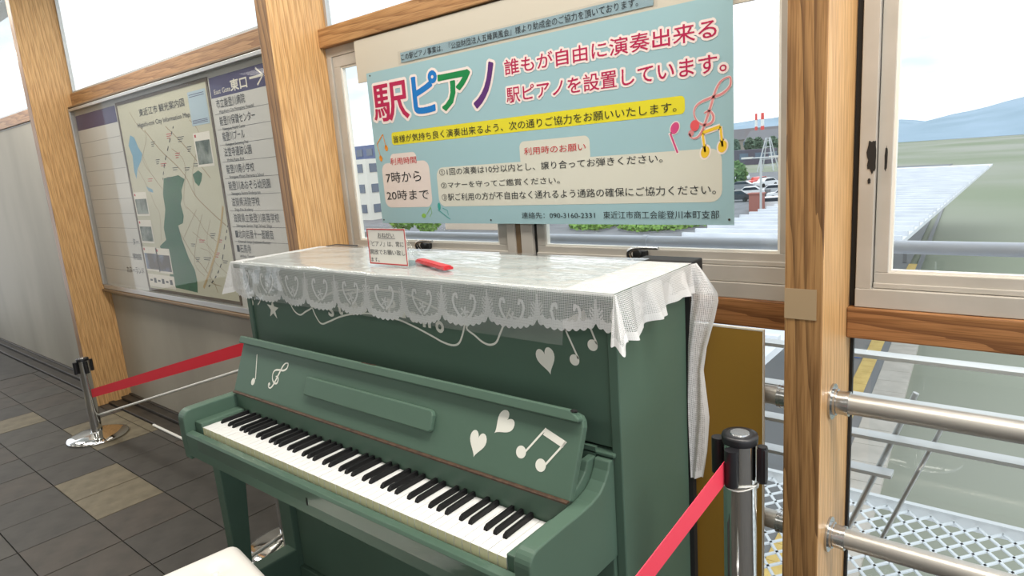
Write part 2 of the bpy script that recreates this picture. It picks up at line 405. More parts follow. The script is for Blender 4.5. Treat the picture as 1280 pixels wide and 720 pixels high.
# ================================================================== STRUCTURE
# floor: grout slab with single tiles
fl = obj('floor', MB().box(-8, 6, -4.2, .66, -.12, -.006), M['grout']); struct(fl)
b = MB(); gap = .0025
tile_me = []
for k, tm in enumerate(TILES + [TILE_BEIGE]):
    t_ = MB(); t_.box(gap, .3 - gap, gap, .3 - gap, -.006, 0); tile_me.append(t_.mesh('tile', tm))
random.seed(3)
nt_ = 0
for i in range(-13, 9):
    for j in range(-6, 3):
        x = -.69 + .3 * i; y = .003 + .3 * j
        beige = (i, j) in ((-3, 0), (-4, 0), (-6, 1), (-7, 1), (-9, 0), (-8, -2), (-2, -4), (3, -3))
        k = 3 if beige else random.choice((0, 0, 1, 2))
        if j == 2: continue
        link('tile', tile_me[k], fl, (x, y, random.uniform(-.0006, .0004))); nt_ += 1
short = []
for k, tm in enumerate(TILES + [TILE_BEIGE]):
    t_ = MB(); t_.box(gap, .3 - gap, gap, .055, -.006, 0); short.append(t_.mesh('tile', tm))
for i in range(-13, 9):
    link('tile', short[3 if i in (-6, -7) else random.choice((0, 1, 2))], fl, (-.69 + .3*i, .603, 0))
# far floor beyond the laid pieces: same stone by material
obj('floor_field', MB().box(-8, -4.6, -4.2, .655, -.006, 0).box(1.98, 6, -4.2, .655, -.006, 0).box(-4.6, 1.98, -4.2, -1.8, -.006, 0), TILES[0], fl)

# sill strips at the foot of the wall
o = obj('baseboard_window_side', MB().box(-8, 6, .664, .70, -.1, .012).box(-8, 6, .703, .745, -.1, .004).box(-8, 6, .748, .80, -.1, .022).box(-8, 6, .80, .84, -.1, .03), M['sill'], bevel=.003); struct(o)

YB = .775        # beam face
YW = .835
def post(name_label, xl, xr):
    o = MB(); o.box(xl, xr, .57, .835, .0, 2.92)
    me_o = obj('timber_post', o, [M['oak_front_shaded'], M['oak']], bevel=.003)
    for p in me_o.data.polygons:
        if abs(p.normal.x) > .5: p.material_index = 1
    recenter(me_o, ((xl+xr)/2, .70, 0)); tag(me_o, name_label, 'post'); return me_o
XL0, XL1 = -.319, -.243
XR0, XR1 = 1.558, 1.634
pL = post('light oak timber post left of the blue poster, beside the city map', XL0, XL1)
pR = post('light oak timber post right of the poster with a strip of pale tape', XR0, XR1)
post('light oak timber post at the far left end of the map case', -3.126, -3.05)
post('light oak timber post at the far right beyond the pipes', 3.435, 3.511)
t_ = obj('tape', MB().box(XR0 + .0005, XR1 - .012, .5685, .5695, 1.105, 1.17), mat('masking_tape', rgb(164, 140, 108), .45, coat=.2), pR); t_['label'] = 'strip of pale tape'

def beam(x0, x1, z0, z1, y0, label, mt='oak_beam'):
    o = obj('timber_beam', MB().box(x0, x1, y0, YW, z0, z1), M[mt], bevel=.003); recenter(o, ((x0+x1)/2, YB, z0)); tag(o, label, 'beam')
    return o
ZB0, ZB1 = 1.0166, 1.0883
beam(XL1 + .0005, XR0 - .0005, 1.9498, 2.0197, YB, 'oak beam above the blue poster')
beam(-3.0495, XL0 - .0005, 2.0266, 2.109, .80, 'oak beam above the city map case')
beam(XR1 + .0005, 3.4345, 1.9498, 2.0197, YB, 'oak beam above the right-hand window')
beam(-7.9, -3.1265, 2.0266, 2.109, .80, 'oak beam at the far left past the map')
beam(XL1 + .0005, XR0 - .0005, ZB0, ZB1, YB, 'reddish oak beam under the window behind the piano', 'red_oak')
beam(XR1 + .0005, 3.4345, ZB0, ZB1, YB, 'reddish oak beam under the right-hand window', 'red_oak')

# grey wall below the map case
o = obj('wall_left', MB().box(-3.0495, XL0 - .0005, .815, .84, .031, 2.02).box(-7.9, -3.1265, .815, .84, .031, 2.02), M['wallpanel']); struct(o)

# ---- middle window
def frame_boxes(mb, x0, x1, z0, z1, t, y0, y1, mi=0):
    mb.box(x0, x1, y0, y1, z0, z0 + t, mi); mb.box(x0, x1, y0, y1, z1 - t, z1, mi)
    mb.box(x0, x0 + t, y0, y1, z0 + t, z1 - t, mi); mb.box(x1 - t, x1, y0, y1, z0 + t, z1 - t, mi)
ZT = 1.9495
win = bpy.data.objects.new('window_1', None); COL.objects.link(win); win.location = (.66, YW, ZB1); struct(win)
f = MB(); X0, X1 = XL1 + .0005, XR0 - .0005
f.box(X0, X1, .782, YW, ZB1, 1.128)             # bottom step
f.box(X0, X1, .79, YW, 1.129, 1.170)
f.box(X0, X1, .80, YW, ZT - .035, ZT)
f.box(X0, X0 + .012, .80, YW, 1.17, ZT - .035); f.box(X0 + .017, X0 + .035, .795, YW, 1.17, ZT - .035)
f.box(X1 - .05, X1, .80, YW, 1.17, ZT - .035)
f.box(.618, .652, .792, YW, 1.17, ZT - .035); f.box(.676, .722, .792, YW, 1.17, ZT - .035)
obj('outer_frame', f, M['frame'], win, .0015)
obj('mullion_strip', MB().box(.653, .675, .797, YW, 1.17, ZT - .035), M['frame_brown'], win)
obj('shadow_gap', MB().box(X0 + .012, X0 + .017, .81, .83, 1.17, ZT - .035).box(.722, .733, .806, .83, 1.17, ZT-.035), M['gap'], win)
def sash(parent, x0, x1, z0, z1, tx=.042, tb=.032):
    s_ = MB(); y0, y1 = .802, .828
    s_.box(x0, x1, y0, y1, z0, z0 + tb); s_.box(x0, x1, y0, y1, z1 - .04, z1)
    s_.box(x0, x0 + tx, y0, y1, z0 + tb, z1 - .04); s_.box(x1 - tx, x1, y0, y1, z0 + tb, z1 - .04)
    s_.box(x0, x1, y0 - .006, y0, z0, z0 + .012)
    so = obj('sash', s_, M['frame'], parent, .0015)
    obj('glazing_bead', (lambda g: (frame_boxes(g, x0 + tx - .001, x1 - tx + .001, z0 + tb - .001, z1 - .039, .007, .806, .822), g)[1])(MB()), M['paper'], so)
    obj('pane', MB().box(x0 + tx, x1 - tx, .813, .817, z0 + tb, z1 - .04), M['glass'], so)
    return so
def handle(parent, x, z):
    h = MB()
    h.box(x - .012, x + .030, .785, .801, z - .024, z + .004)
    h.tube([(x + .008, .79, z - .005), (x + .008, .772, z - .002)], .011, 12)
    o = obj('latch_base', h, M['blackm'], parent, .002)
    pts = smooth([(x - .008, .776, z - .026), (x - .014, .768, z - .006), (x - .004, .762, z + .009), (x + .030, .757, z + .017), (x + .085, .752, z + .018)], 5)
    k = MB().tube(pts, [.009 - .0045 * i / (len(pts)-1) for i in range(len(pts))], 10)
    o2 = obj('latch_handle', k, M['zinc'], parent)
    return o
s1 = sash(win, X0 + .036, .617, 1.171, ZT - .036); handle(s1, .222, 1.197)
s2 = sash(win, .734, 1.506, 1.171, ZT - .036, .03); handle(s2, 1.092, 1.197)
# ---- right window
w2 = bpy.data.objects.new('window_2', None); COL.objects.link(w2); w2.location = (2.5, YW, ZB1); struct(w2)
f = MB(); X0, X1 = XR1 + .014, 3.434
f.box(X0, X1, .785, YW, ZB1 + .001, 1.132); f.box(X0, X1, .80, YW, ZT-.035, ZT); f.box(X0, X0 + .032, .788, YW, 1.132, ZT-.035); f.box(X1-.04, X1, .80, YW, 1.132, ZT-.035)
f.box(2.5, 2.56, .792, YW, 1.132, ZT-.035)
ofr = obj('outer_frame', f, M['frame'], w2, .0015)
obj('shadow_gap', MB().box(XR1 + .001, X0, .80, YW, ZB1+.001, ZT), M['gap'], w2)
s3 = sash(w2, X0 + .034, 2.499, 1.133, ZT-.036, .028, .035)
s4 = sash(w2, 2.561, X1-.041, 1.133, ZT-.036, .04, .035)
# bare patches where a lock was torn off
def blob(cx, cz, rx, rz, seed, n=26):
    pts = []
    for k in range(n):
        a = 2*math.pi*k/n; r = 1 + .28 * noise.noise((math.cos(a)*2.1, math.sin(a)*2.1, seed)) + random.uniform(-.12, .12)
        pts.append((cx + rx*r*math.cos(a), cz + rz*r*math.sin(a)))
    return pts
pc = MB(); p1 = ony(1090, 196, .787); p2 = ony(1111, 198, .80)
pc.prism(blob(p1.x, p1.z, .0095, .034, 1.3), lambda a, b_, t: (a, t, b_), .7868, .7875)
pc.prism(blob(p2.x - .003, p2.z, .003, .028, 5.3), lambda a, b_, t: (a, t, b_), .7868, .7875)
pc.prism(blob(p1.x - .004, p1.z - .052, .003, .006, 9.1), lambda a, b_, t: (a, t, b_), .7868, .7875)
c_ = obj('bare_patch', pc, M['chip'], w2); c_['label'] = 'black torn patch'
# ---- glazing above the beams
for k, (x0, x1, z0) in enumerate(((XL1 + .001, XR0 - .001, 2.0197), (-3.049, XL0 - .001, 2.109), (XR1 + .001, 3.434, 2.0197), (-7.9, -3.127, 2.109))):
    wv = obj('window_%d' % (3 + k), (lambda g: (frame_boxes(g, x0, x1, z0, 2.918, .014, .815, .835), g)[1])(MB()), M['alu']); struct(wv)
    obj('pane', MB().box(x0 + .014, x1 - .014, .823, .827, z0 + .014, 2.904), M['glass'], wv)
# ---- low glazing behind the pipes
for k, (x0, x1) in enumerate(((XL1 + .001, XR0 - .001), (XR1 + .001, 3.434))):
    wv = obj('window_%d' % (7 + k), (lambda g: (frame_boxes(g, x0, x1, .032, 1.016, .006, .82, .834), g)[1])(MB()), M['gap']); struct(wv)
    obj('pane', MB().box(x0 + .006, x1 - .006, .825, .829, .038, 1.010), M['glass'], wv)

# ceiling, luminaires, unseen opposite wall closed to keep light off the piano fronts
o = obj('ceiling', MB().box(-8, 4.2, -4.2, 1.0, 2.92, 3.02), M['ceiling']); struct(o)  # stops short of the floor's right end to let skylight in
o = obj('wall_opposite', MB().box(-8, 3.6, -4.25, -4.2, -.1, 2.92), M['wallpanel']); struct(o)
k = 0
for x in (-6, -4, -2, 0, 1.7, 3.1):  # rightmost added, right window-side pair boosted, to brighten the piano's right side
    for y in (.12, -2.6):
        t_ = thing('ceiling_light', 'unseen white flat panel light on the ceiling, filling the walkway', 'light', (x + .2, y, 2.86), 'panel lights under the ceiling')
        obj('housing', MB().box(x - .42, x + .82, y - .26, y + .26, 2.885, 2.919), M['lamp_body'], t_, .004)  # widened to a panel to soften the lamp shadows
        obj('lamp_tube', MB().tube([(x - .4, y, 2.865), (x + .8, y, 2.865)], .014, 10), M['lamp_tube'], t_)
        ld = bpy.data.lights.new('strip_lamp', 'AREA'); ld.shape = 'RECTANGLE'; ld.size = 1.2; ld.size_y = .5; ld.energy = LAMP_W[y] * (1.6 if x > 1 and y > 0 else 1); ld.color = LAMP_COLOR
        lo = bpy.data.objects.new('strip_lamp', ld); COL.objects.link(lo); lo.parent = t_; lo.location = (0, 0, -.02)

# ================================================================== PIANO
P = thing('upright_piano', 'sage green upright piano with white music stickers, under a lace cloth', 'piano', (.606, .3, 0))
G = M['green']
BX0, BX1 = -.118, 1.329
YF, YK = .265, .583
obj('side_panel', MB().box(BX0, BX0 + .024, YF, YK, .0, 1.188), G, P, .003)
obj('side_panel', MB().box(BX1 - .024, BX1, YF, YK, .0, 1.188), G, P, .003)
upan = obj('upper_panel', MB().box(BX0 + .026, BX1 - .026, YF + .006, YF + .024, .868, 1.186), G, P, .002)
obj('lid', MB().box(BX0 - .006, BX1 + .01, .238, .586, 1.188, 1.208), G, P, .004)
obj('moulding', MB().box(BX0 + .012, BX1 - .014, YF - .009, YF + .02, .8515, .8605), G, P, .003, 3)
obj('lower_panel', MB().box(-.02, 1.23, .275, .292, .10, .64), G, P, .002)
obj('bottom_rail', MB().box(BX0 + .024, BX1 - .024, .262, .30, .02, .095), G, P, .003)
for s_, xa, xb in ((-1, BX0 + .024, -.024), (1, 1.234, BX1 - .024)):
    obj('stile', MB().box(xa, xb, .255, .295, .02, .64), G, P, .003)
obj('back_board', MB().box(BX0 + .024, BX1 - .024, .56, .583, .02, 1.18), M['inner'], P)
obj('key_bed', MB().box(-.045, 1.27, -.012, .262, .645, .70), G, P, .003)
# key slip: stepped rail in front of the keys
ks = MB(); ks.prism([(-.034, .645), (-.034, .712), (-.030, .719), (-.012, .721), (-.004, .713), (-.004, .645)], lambda p, q, t: (t, p, q), -.045, 1.27)
obj('key_slip', ks, G, P, .0015)
# lock slot in key slip
obj('lock_slot', MB().box(.600, .606, -.0352, -.0338, .672, .692), M['blackm'], P)
# arms
prof = [(-.030, .628), (-.034, .70), (-.034, .752)]
for k in range(7):
    a = math.radians(180 - 90*k/6); prof.append((-.004 + .030*math.cos(a), .758 + .030*math.sin(a)))
prof += [(.06, .789), (.13, .788), (.175, .790), (.205, .797), (.226, .811), (.240, .830), (.247, .849), (.264, .849), (.264, .622), (.10, .624)]
for xa, xb in ((-.085, -.046), (1.271, 1.310)):
    obj('arm', MB().prism(prof, lambda p, q, t: (t, p, q), xa, xb), G, P, .004, 3)
# filler between arm and case side
for xa, xb in ((BX0, -.086), (1.311, BX1)):
    pass
for xa, xb in ((-.045, -.0015), (1.2265, 1.270)):
    obj('key_block', MB().box(xa, xb, -.002, .142, .701, .747), G, P, .003)
# legs and toes
for xa, xb in ((-.085, -.038), (1.262, 1.309)):
    lg = MB()
    lg.add([(xa, .043, .628), (xb, .043, .628), (xb, .135, .628), (xa, .135, .628), (xa, .050, .16), (xb, .050, .16), (xb, .098, .16), (xa, .098, .16)],
           [(0,1,2,3),(4,7,6,5),(0,4,5,1),(1,5,6,2),(2,6,7,3),(3,7,4,0)])
    obj('leg', lg, G, P, .003)
    tw = (xa, -.022) if xa < 0 else (1.246, xb)
    obj('toe', MB().box(tw[0], tw[1], .03, .262, .03, .165), G, P, .006)
    obj('caster', MB().tube([(sum(tw)/2 - .012, .06, .0175), (sum(tw)/2 + .012, .06, .0175)], .0165, 14), M['black'], P)
# name board and hinge behind keys
obj('name_board', MB().box(-.045, 1.27, .1425, .16, .70, .794), G, P, .002)
obj('shelf', MB().box(-.045, 1.27, .16, .262, .78, .795), G, P)
obj('rear_panel', MB().box(-.045, 1.27, .256, .264, .795, .868), G, P)
for xa, xb in ((-.045, -.030), (1.2845, 1.2705)):
    xa, xb = (xa, xb) if xa < 0 else (1.252, 1.2705)
    obj('cheek', MB().prism([(.150, .70), (.150, .80), (.19, .812), (.215, .830), (.225, .850), (.2555, .850), (.2555, .70)], lambda p, q, t: (t, p, q), xa, xb), G, P, .003)
obj('hinge', MB().box(-.05, 1.275, .134, .150, .7945, .7995), M['hinge'], P, .001)
# fallboard, tilted back
n0 = Vector((0, .1423, .7976)); ev = Vector((0, .0646, .1660)).normalized(); nv = Vector((1, 0, 0)).cross(ev)  # nv points away from the player
if nv.y > 0: nv = -nv
def FB(a, b_, t): return tuple(n0 + Vector((a, 0, 0)) + ev * b_ + nv * t)
fo = []
XA, XB = -.058, 1.283
fb_out = [(XA, 0), (XB - .006, 0), (XB, .150), (XB - .004, .164), (XB - .012, .173), (XB - .03, .177), (XA + .02, .177), (XA + .004, .172), (XA, .16)]
fall = obj('fallboard', MB().prism(fb_out, FB, -.018, 0), G, P, .003)
obj('lip', MB().prism([(XA - .004, .158), (XB - .006, .158), (XB - .004, .166), (XB - .03, .181), (XA, .181)], FB, -.006, .016), G, fall, .003)
o = obj('lock_plate', MB().prism([(.578, .181), (.626, .181), (.626, .1825), (.578, .1825)], FB, .002, .014), M['hinge'], fall)
obj('keyhole', MB().prism([(.594, .1825), (.610, .1825), (.610, .1832), (.594, .1832)], FB, .005, .011), M['blackm'], fall)
obj('corner_catch', MB().prism([(1.256, .1795), (1.262, .176), (1.266, .179), (1.260, .1825)], FB, .0, .0165), M['blackm'], fall)
dk = [(.345, .055), (.868, .055), (.874, .060), (.874, .095), (.868, .105), (.858, .108), (.345, .108)]
obj('music_ledge', MB().prism(dk, FB, 0, .014), G, fall, .003)
# keys: each one its own part
WK = 1.225 / 52; names = []
seq = 'AB' + 'CDEFGAB' * 7 + 'C'
wk = MB(); wk.box(.0008, WK - .0008, .0, .140, .702, .735, 0); wk.m[2] = 1
wkm = wk.mesh('white_key', [M['white_key'], M['key_front']])
off = world_loc(P)
for i in range(52):
    o = link('white_key', wkm, P, Vector((i * WK, -.0, random.uniform(-.0003, .0003))) - off)
    if i == 0:
        pass
bkp = [(.0475, .735), (.050, .741), (.056, .7462), (.139, .7475), (.139, .70), (.0475, .70)]
bw = .0051
bk = MB()
tp = .0037
vs = []
for (yy, zz) in bkp:
    wv_ = tp if zz > .742 else bw
    vs.append((-wv_, yy, zz)); vs.append((wv_, yy, zz))
nb = len(bkp)
fs = [tuple(2*i for i in range(nb)), tuple(2*i+1 for i in range(nb))[::-1]] + [(2*i, 2*i+1, 2*((i+1) % nb)+1, 2*((i+1) % nb)) for i in range(nb)]
bk.add(vs, fs); bkm = bk.mesh('black_key', M['black_key'])
kx = {'A': .52, 'C': -.12, 'D': .12, 'F': -.15, 'G': 0.}
for i, c in enumerate(seq[:-1]):
    if c in 'ACDFG':
        sh = {'C': -.0018, 'D': .0018, 'F': -.0022, 'G': 0, 'A': .0022}[c]
        link('black_key', bkm, P, Vector(((i + 1) * WK + sh, 0, 0)) - off)

# ---- stickers
STK = lambda a, b_, t: (a, YF + .006 - .0006 - t, b_)           # on the upper panel
def sticker(name, build, fn, label=None):
    mb = MB(); build(mb, fn); o = obj(name, mb, M['white_vinyl'], fall if fn is fb_s else upan)
    if label: o['label'] = label
    return o
def fb_s(a, b_, t): return FB(a, b_, .0006 + t)
def heart(cx, cy, w_, h_, rot):
    pts = []
    for k in range(36):
        t = 2*math.pi*k/36
        x = 16*math.sin(t)**3 / 32 * w_; y = (13*math.cos(t) - 5*math.cos(2*t) - 2*math.cos(3*t) - math.cos(4*t)) / 29 * h_
        pts.append((cx + x*math.cos(rot) - y*math.sin(rot), cy + x*math.sin(rot) + y*math.cos(rot)))
    return pts
CLEF = [(.44,.40),(.50,.46),(.59,.42),(.61,.33),(.52,.25),(.38,.26),(.28,.36),(.29,.48),(.42,.62),(.56,.74),(.62,.88),(.56,.985),(.47,.90),(.45,.76),(.49,.50),(.53,.20),(.51,.06),(.43,.01),(.36,.05)]
def clef(mb, fn, cx, cy, w_, h_, rot=0., th=.05):
    def T(p):
        x = (p[0] - .46) * w_ * 2.2; y = (p[1] - .5) * h_
        return (cx + x*math.cos(rot) - y*math.sin(rot), cy + x*math.sin(rot) + y*math.cos(rot))
    pts = [T(p) for p in CLEF]; sm_ = smooth([Vector((p[0], p[1], 0)) for p in pts], 6)
    n = len(sm_); wd = [th * h_ * (.7 + .5 * abs(math.sin(3.2*math.pi*i/n))) for i in range(n)]
    ribbon(mb, sm_, wd, fn); poly(mb, [T(p) for p in ell(.385, .065, .045, .05)], fn)
def U(u, v):            # pixel -> (x, z) on the upper panel
    p = ony(u, v, YF + .005); return (p.x, p.z)
def FU(u, v):           # pixel -> (x, v) on the fallboard
    d = ray(u, v); q = CAM + d * ((n0 - CAM).dot(nv) / d.dot(nv)); return (q.x, (q - n0).dot(ev))
# fallboard
def b1(mb, fn):
    poly(mb, ell(*FU(316.5, 477), .010, .012, -.5), fn); a = FU(319.5, 474); c = FU(321.5, 443)
    ribbon(mb, [a, c], .0042, fn)
sticker('note_sticker', b1, fb_s)
sticker('clef_sticker', lambda mb, fn: clef(mb, fn, *[(FU(347.5, 468)[0]), FU(347.5, 468)[1]], .055, .118, -.62, .042), fb_s)
h1 = FU(597, 553); sticker('heart_sticker', lambda mb, fn: poly(mb, heart(h1[0], h1[1], .050, .060, -.12), fn), fb_s)
h2 = FU(630.5, 529); sticker('heart_sticker', lambda mb, fn: poly(mb, heart(h2[0], h2[1], .050, .060, -.72), fn), fb_s)
def beam_notes(px, mp, r, sw=.0045):
    (hx1, hy1), (sx1, sy1), (sx2, sy2), (hx2, hy2), bt = px
    def go(mb, fn):
        a = mp(hx1, hy1); c = mp(hx2, hy2); s1_ = mp(sx1, sy1); s2_ = mp(sx2, sy2)
        poly(mb, ell(a[0], a[1], r, r), fn); poly(mb, ell(c[0], c[1], r, r), fn)
        ribbon(mb, [(a[0] + r*.85, a[1] + r*.3), s1_], sw, fn); ribbon(mb, [(c[0] + r*.85, c[1] + r*.3), s2_], sw, fn)
        d1 = mp(bt[0][0], bt[0][1]); d2 = mp(bt[1][0], bt[1][1]); poly(mb, [s1_, s2_, d2, d1], fn)
    return go
sticker('beamed_note_sticker', beam_notes([(651.5, 565), (683, 535.5), (708, 552), (676, 581.5), ((679, 543.5), (703.5, 560))], FU, .0135), fb_s)
# upper panel
sticker('note_sticker', lambda mb, fn: (poly(mb, ell(*U(314.4, 377.6), .0115, .0125, .4), fn), ribbon(mb, [U(318, 375), U(321, 355)], .004, fn),
        ribbon(mb, smooth([(*U(321, 355), 0), (*U(326, 366), 0), (*U(325, 376), 0), (*U(322, 381), 0)], 5), .0045, fn)), STK)
sx, sz = U(341, 386.5)
sticker('star_sticker', lambda mb, fn: poly(mb, [(sx + (.036 if k % 2 == 0 else .014)*math.sin(math.pi*k/5 + .1), sz + (.036 if k % 2 == 0 else .014)*math.cos(math.pi*k/5 + .1)) for k in range(10)], fn), STK)
def staff(pxs):
    def go(mb, fn): ribbon(mb, smooth([(*U(*p), 0) for p in pxs], 8), .0052, fn)
    return go
sticker('staff_line_sticker', staff([(352, 352), (358, 367), (366, 386), (374.5, 393.5), (382, 389.5), (390, 384.5), (402, 373), (420, 364), (450, 362)]), STK)
sticker('staff_line_sticker', staff([(384, 365), (388, 378), (394, 394), (401.5, 404.5), (411, 402), (425, 396), (442, 392.3), (462, 392), (480, 395), (499, 400), (520, 409.5), (541.5, 421), (553, 427.5), (565, 431.5), (573, 429.5), (577.5, 420), (581, 405), (584, 392)]), STK)
sticker('staff_line_sticker', staff([(430, 368), (470, 362), (505, 367), (530, 378), (560, 393), (583, 401), (583.5, 411), (593, 419), (603, 427.5), (612, 431), (620, 428), (625, 417), (632, 399.5), (638, 385)]), STK)
hx, hz = U(682.5, 449)
sticker('heart_sticker', lambda mb, fn: poly(mb, heart(hx, hz, .052, .062, .28), fn), STK)
sticker('beamed_note_sticker', beam_notes([(718, 450), (702, 402), (729, 388), (740.6, 431.6), ((706, 414), (733, 400))], U, .0125), STK)
for ch, (u, v), h_ in (('S', (414, 390), 15), ('t', (425.5, 388), 14), ('r', (434, 386), 11), ('e', (444, 385), 11), ('e', (455, 385), 11), ('t', (465, 385), 14),
                       ('P', (490, 386), 17), ('i', (504.5, 391.5), 14), ('a', (518, 398), 11), ('n', (533.5, 404), 12), ('o', (550, 410.5), 12)):
    c = U(u, v); hh = h_ / 15 * .034; ww = hh * {'i': .42, 't': .6, 'r': .75, 'S': .72, 'P': .78}.get(ch, .95)
    put_text(ch, M['white_vinyl'], upan, STK, c[0] - ww/2, c[0] + ww/2, c[1] - hh*.35, c[1] + hh*.65, bold=.0022, name='letter_sticker')
# black blocks at the top back corners and the black back
o = obj('back_frame', MB().box(BX0 + .01, BX1 + .010, .5845, .603, .02, 1.175), M['blackm'], P)
obj('back_cap', MB().box(-.10, .035, .588, .640, 1.150, 1.212), M['blackm'], P, .004)
obj('back_cap', MB().box(1.195, 1.345, .588, .650, 1.150, 1.214), M['blackm'], P, .004)
# clear film strip along the key slip
kf = obj('clear_film', MB().box(.03, 1.20, -.0352, -.0346, .676, .712).box(.03, 1.20, -.0346, -.012, .7216, .7220), clear('film', .5, .12, (.96, .98, .97), bump=.3, bscale=12, stretch=(.2, 1, 1), base=.04), P)

# ================================================================== LACE CLOTH
LTOP = 1.2095
def lace():
    V = []; F = []; D = []; UV = []
    def grid(nu, nv_, fn, dens, uvf):
        o = len(V)
        for j in range(nv_ + 1):
            for i in range(nu + 1):
                a, b_ = i / nu, j / nv_
                V.append(fn(a, b_)); D.append(dens(a, b_)); UV.append(uvf(a, b_))
        for j in range(nv_):
            for i in range(nu):
                k = o + j*(nu+1) + i; F.append((k, k+1, k+nu+2, k+nu+1))
    LX0, LX1 = -.130, 1.345
    PER = .1425
    def scal(x):
        t = ((x - .02) / PER) % 1.0 - .5
        ks_ = 1 - .62 * max(0, min(.5, x - .75))
        ln = (.088 + .028 * math.sqrt(max(0., 1 - (2*t)**2))) * ks_ + .0055 * abs(math.sin(x * math.pi / PER * 8)) - .002
        return t, ln
    def fdens(x, d, ln):
        t = ((x - .02) / PER) % 1.0 - .5; px = abs(t) * PER           # metres from scallop centre
        e = ln - d
        v = .12
        if e < .020: v = .78 + (.15 if int(d / .003) % 2 else 0)
        edge_x = PER/2 - px
        if d > .012 and edge_x < .002 + .012 * ((d - .012) / .07)**1.5: v = .75
        if d > .030 and edge_x < .016 and int((d + edge_x*1.2) / .005) % 2 == 0: v = max(v, .75)
        # hooks
        pts = [(.005, .088), (.018, .078), (.030, .062), (.035, .045), (.031, .032), (.023, .030), (.021, .038)]
        r = 9
        for (x0, y0), (x1, y1) in zip(pts, pts[1:]):
            dx, dy = x1-x0, y1-y0; q = max(0, min(1, ((px-x0)*dx + (d-y0)*dy) / (dx*dx+dy*dy)))
            r = min(r, math.hypot(px - x0 - q*dx, d - y0 - q*dy))
        if e > .020:
            if r < .0034: v = .95
            elif r < .0062: v = .0
        a = math.atan2(d - .070, t * PER); r = math.hypot(t * PER, d - .070)
        if r < .008 + .006 * math.cos(5*a): v = .85
        if d < .004: v = .8
        return v
    # front drop
    def ff(a, b_):
        x = LX0 + (LX1 - LX0) * a; t, ln = scal(x); d = b_ * ln
        wav = .0035 * math.sin(x * 2*math.pi / PER * .5 + 1) * (d / .1) + .004 * (d / .1)
        return (x, .2345 - wav - .002 * math.sin(min(1, d / .01) * math.pi / 2), LTOP - d)
    grid(980, 64, ff, lambda a, b_: fdens(LX0 + (LX1-LX0)*a, b_ * scal(LX0 + (LX1-LX0)*a)[1], scal(LX0 + (LX1-LX0)*a)[1]),
         lambda a, b_: (LX0 + (LX1-LX0)*a, b_ * scal(LX0 + (LX1-LX0)*a)[1], 0))
    # top sheet
    def td(a, b_):
        x = LX0 + (LX1-LX0)*a; y = .2345 + .3535*b_
        if x > 1.0:
            q = noise.noise((x*30, y*30, 3.)); r = math.hypot((x-1.18)/1.4, y-.36)
            return .92 if (abs(q) < .06 or abs(r - .06) < .004) else .55
        return .42 + .15 * (abs(noise.noise((x*14, y*14, 1.))) < .08)
    grid(240, 60, lambda a, b_: (LX0 + (LX1-LX0)*a, .2345 + .3535*b_, LTOP + .0006*math.sin(a*70)*math.sin(b_*9) + .0006), td,
         lambda a, b_: (LX0 + (LX1-LX0)*a, -(.3535*b_), 0))
    # right drop with folds: hem length follows y
    hem = [(.2345, .090), (.27, .094), (.3, .098), (.315, .088), (.36, .082), (.42, .080), (.44, .070), (.50, .062), (.55, .066), (.588, .068)]
    def hl(y):
        for (y0, l0), (y1, l1) in zip(hem, hem[1:]):
            if y <= y1: return l0 + (l1-l0) * (y-y0)/(y1-y0)
        return hem[-1][1]
    def rf(a, b_):
        y = .2345 + .3535*a; d = b_ * hl(y); k = d / .1
        fold = (.014*math.sin(y*52) + .006*math.sin(y*120+1)) * k + .020 * k
        return (LX1 + max(.002, fold) , y + .01*math.sin(y*40)*k, LTOP - d)
    def rd(a, b_):
        y = .2345 + .3535*a; d = b_*hl(y)
        if hl(y) - d < .016: return .9
        f1 = min(math.hypot(y-.33, d-.045), math.hypot(y-.45, d-.035), math.hypot(y-.53, d-.03)); an = math.atan2(d-.045, y-.33)
        if f1 < .014 + .007*math.cos(5*an): return .85
        return .22 if y < .30 else .58
    grid(240, 60, rf, rd, lambda a, b_: (LX1 + b_*hl(.2345+.3535*a), .3535*a, 0))
    # front-right corner: the spare cloth falls as a pointed gusset
    def gf(a, b_):
        ang = a * math.pi/2; L_ = .088 + .018 * math.sin(2*ang)**2 + .006*math.sin(ang*9)
        d = b_ * L_; k = b_
        rr = (.010 + .030 * math.sin(2*ang)) * k + .004
        rip = .006 * math.sin(ang * 10) * k
        return (LX1 + (rr + rip) * math.sin(ang), .2345 - (rr + rip) * math.cos(ang), LTOP - d)
    grid(60, 50, gf, lambda a, b_: .9 if b_ > .82 else .3, lambda a, b_: (LX1 + a*.06, b_*.13, 0))
    # left drop, swung outwards
    def lf(a, b_):
        y = .2345 + .3535*a; L_ = .115 - .03*a; d = b_*L_
        out = .55*d*(1 - .3*a) + .006*math.sin(y*60)*b_
        return (LX0 - out, y - .10*d, LTOP - d)
    grid(60, 30, lf, lambda a, b_: .95 if b_ > .8 else .62, lambda a, b_: (LX0 - b_*.115, .3535*a, 0))
    # front-left corner gusset joins the front drop to the left drop
    def gl(a, b_):
        p = Vector(ff(0, b_)); q = Vector(lf(0, b_)); m_ = p.lerp(q, a)
        bow = math.sin(a*math.pi) * .012 * b_
        return (m_.x - bow*.6, m_.y - bow, m_.z)
    grid(24, 30, gl, lambda a, b_: .9 if b_ > .8 else .5, lambda a, b_: (LX0 - a*.06, b_*.11, 0))
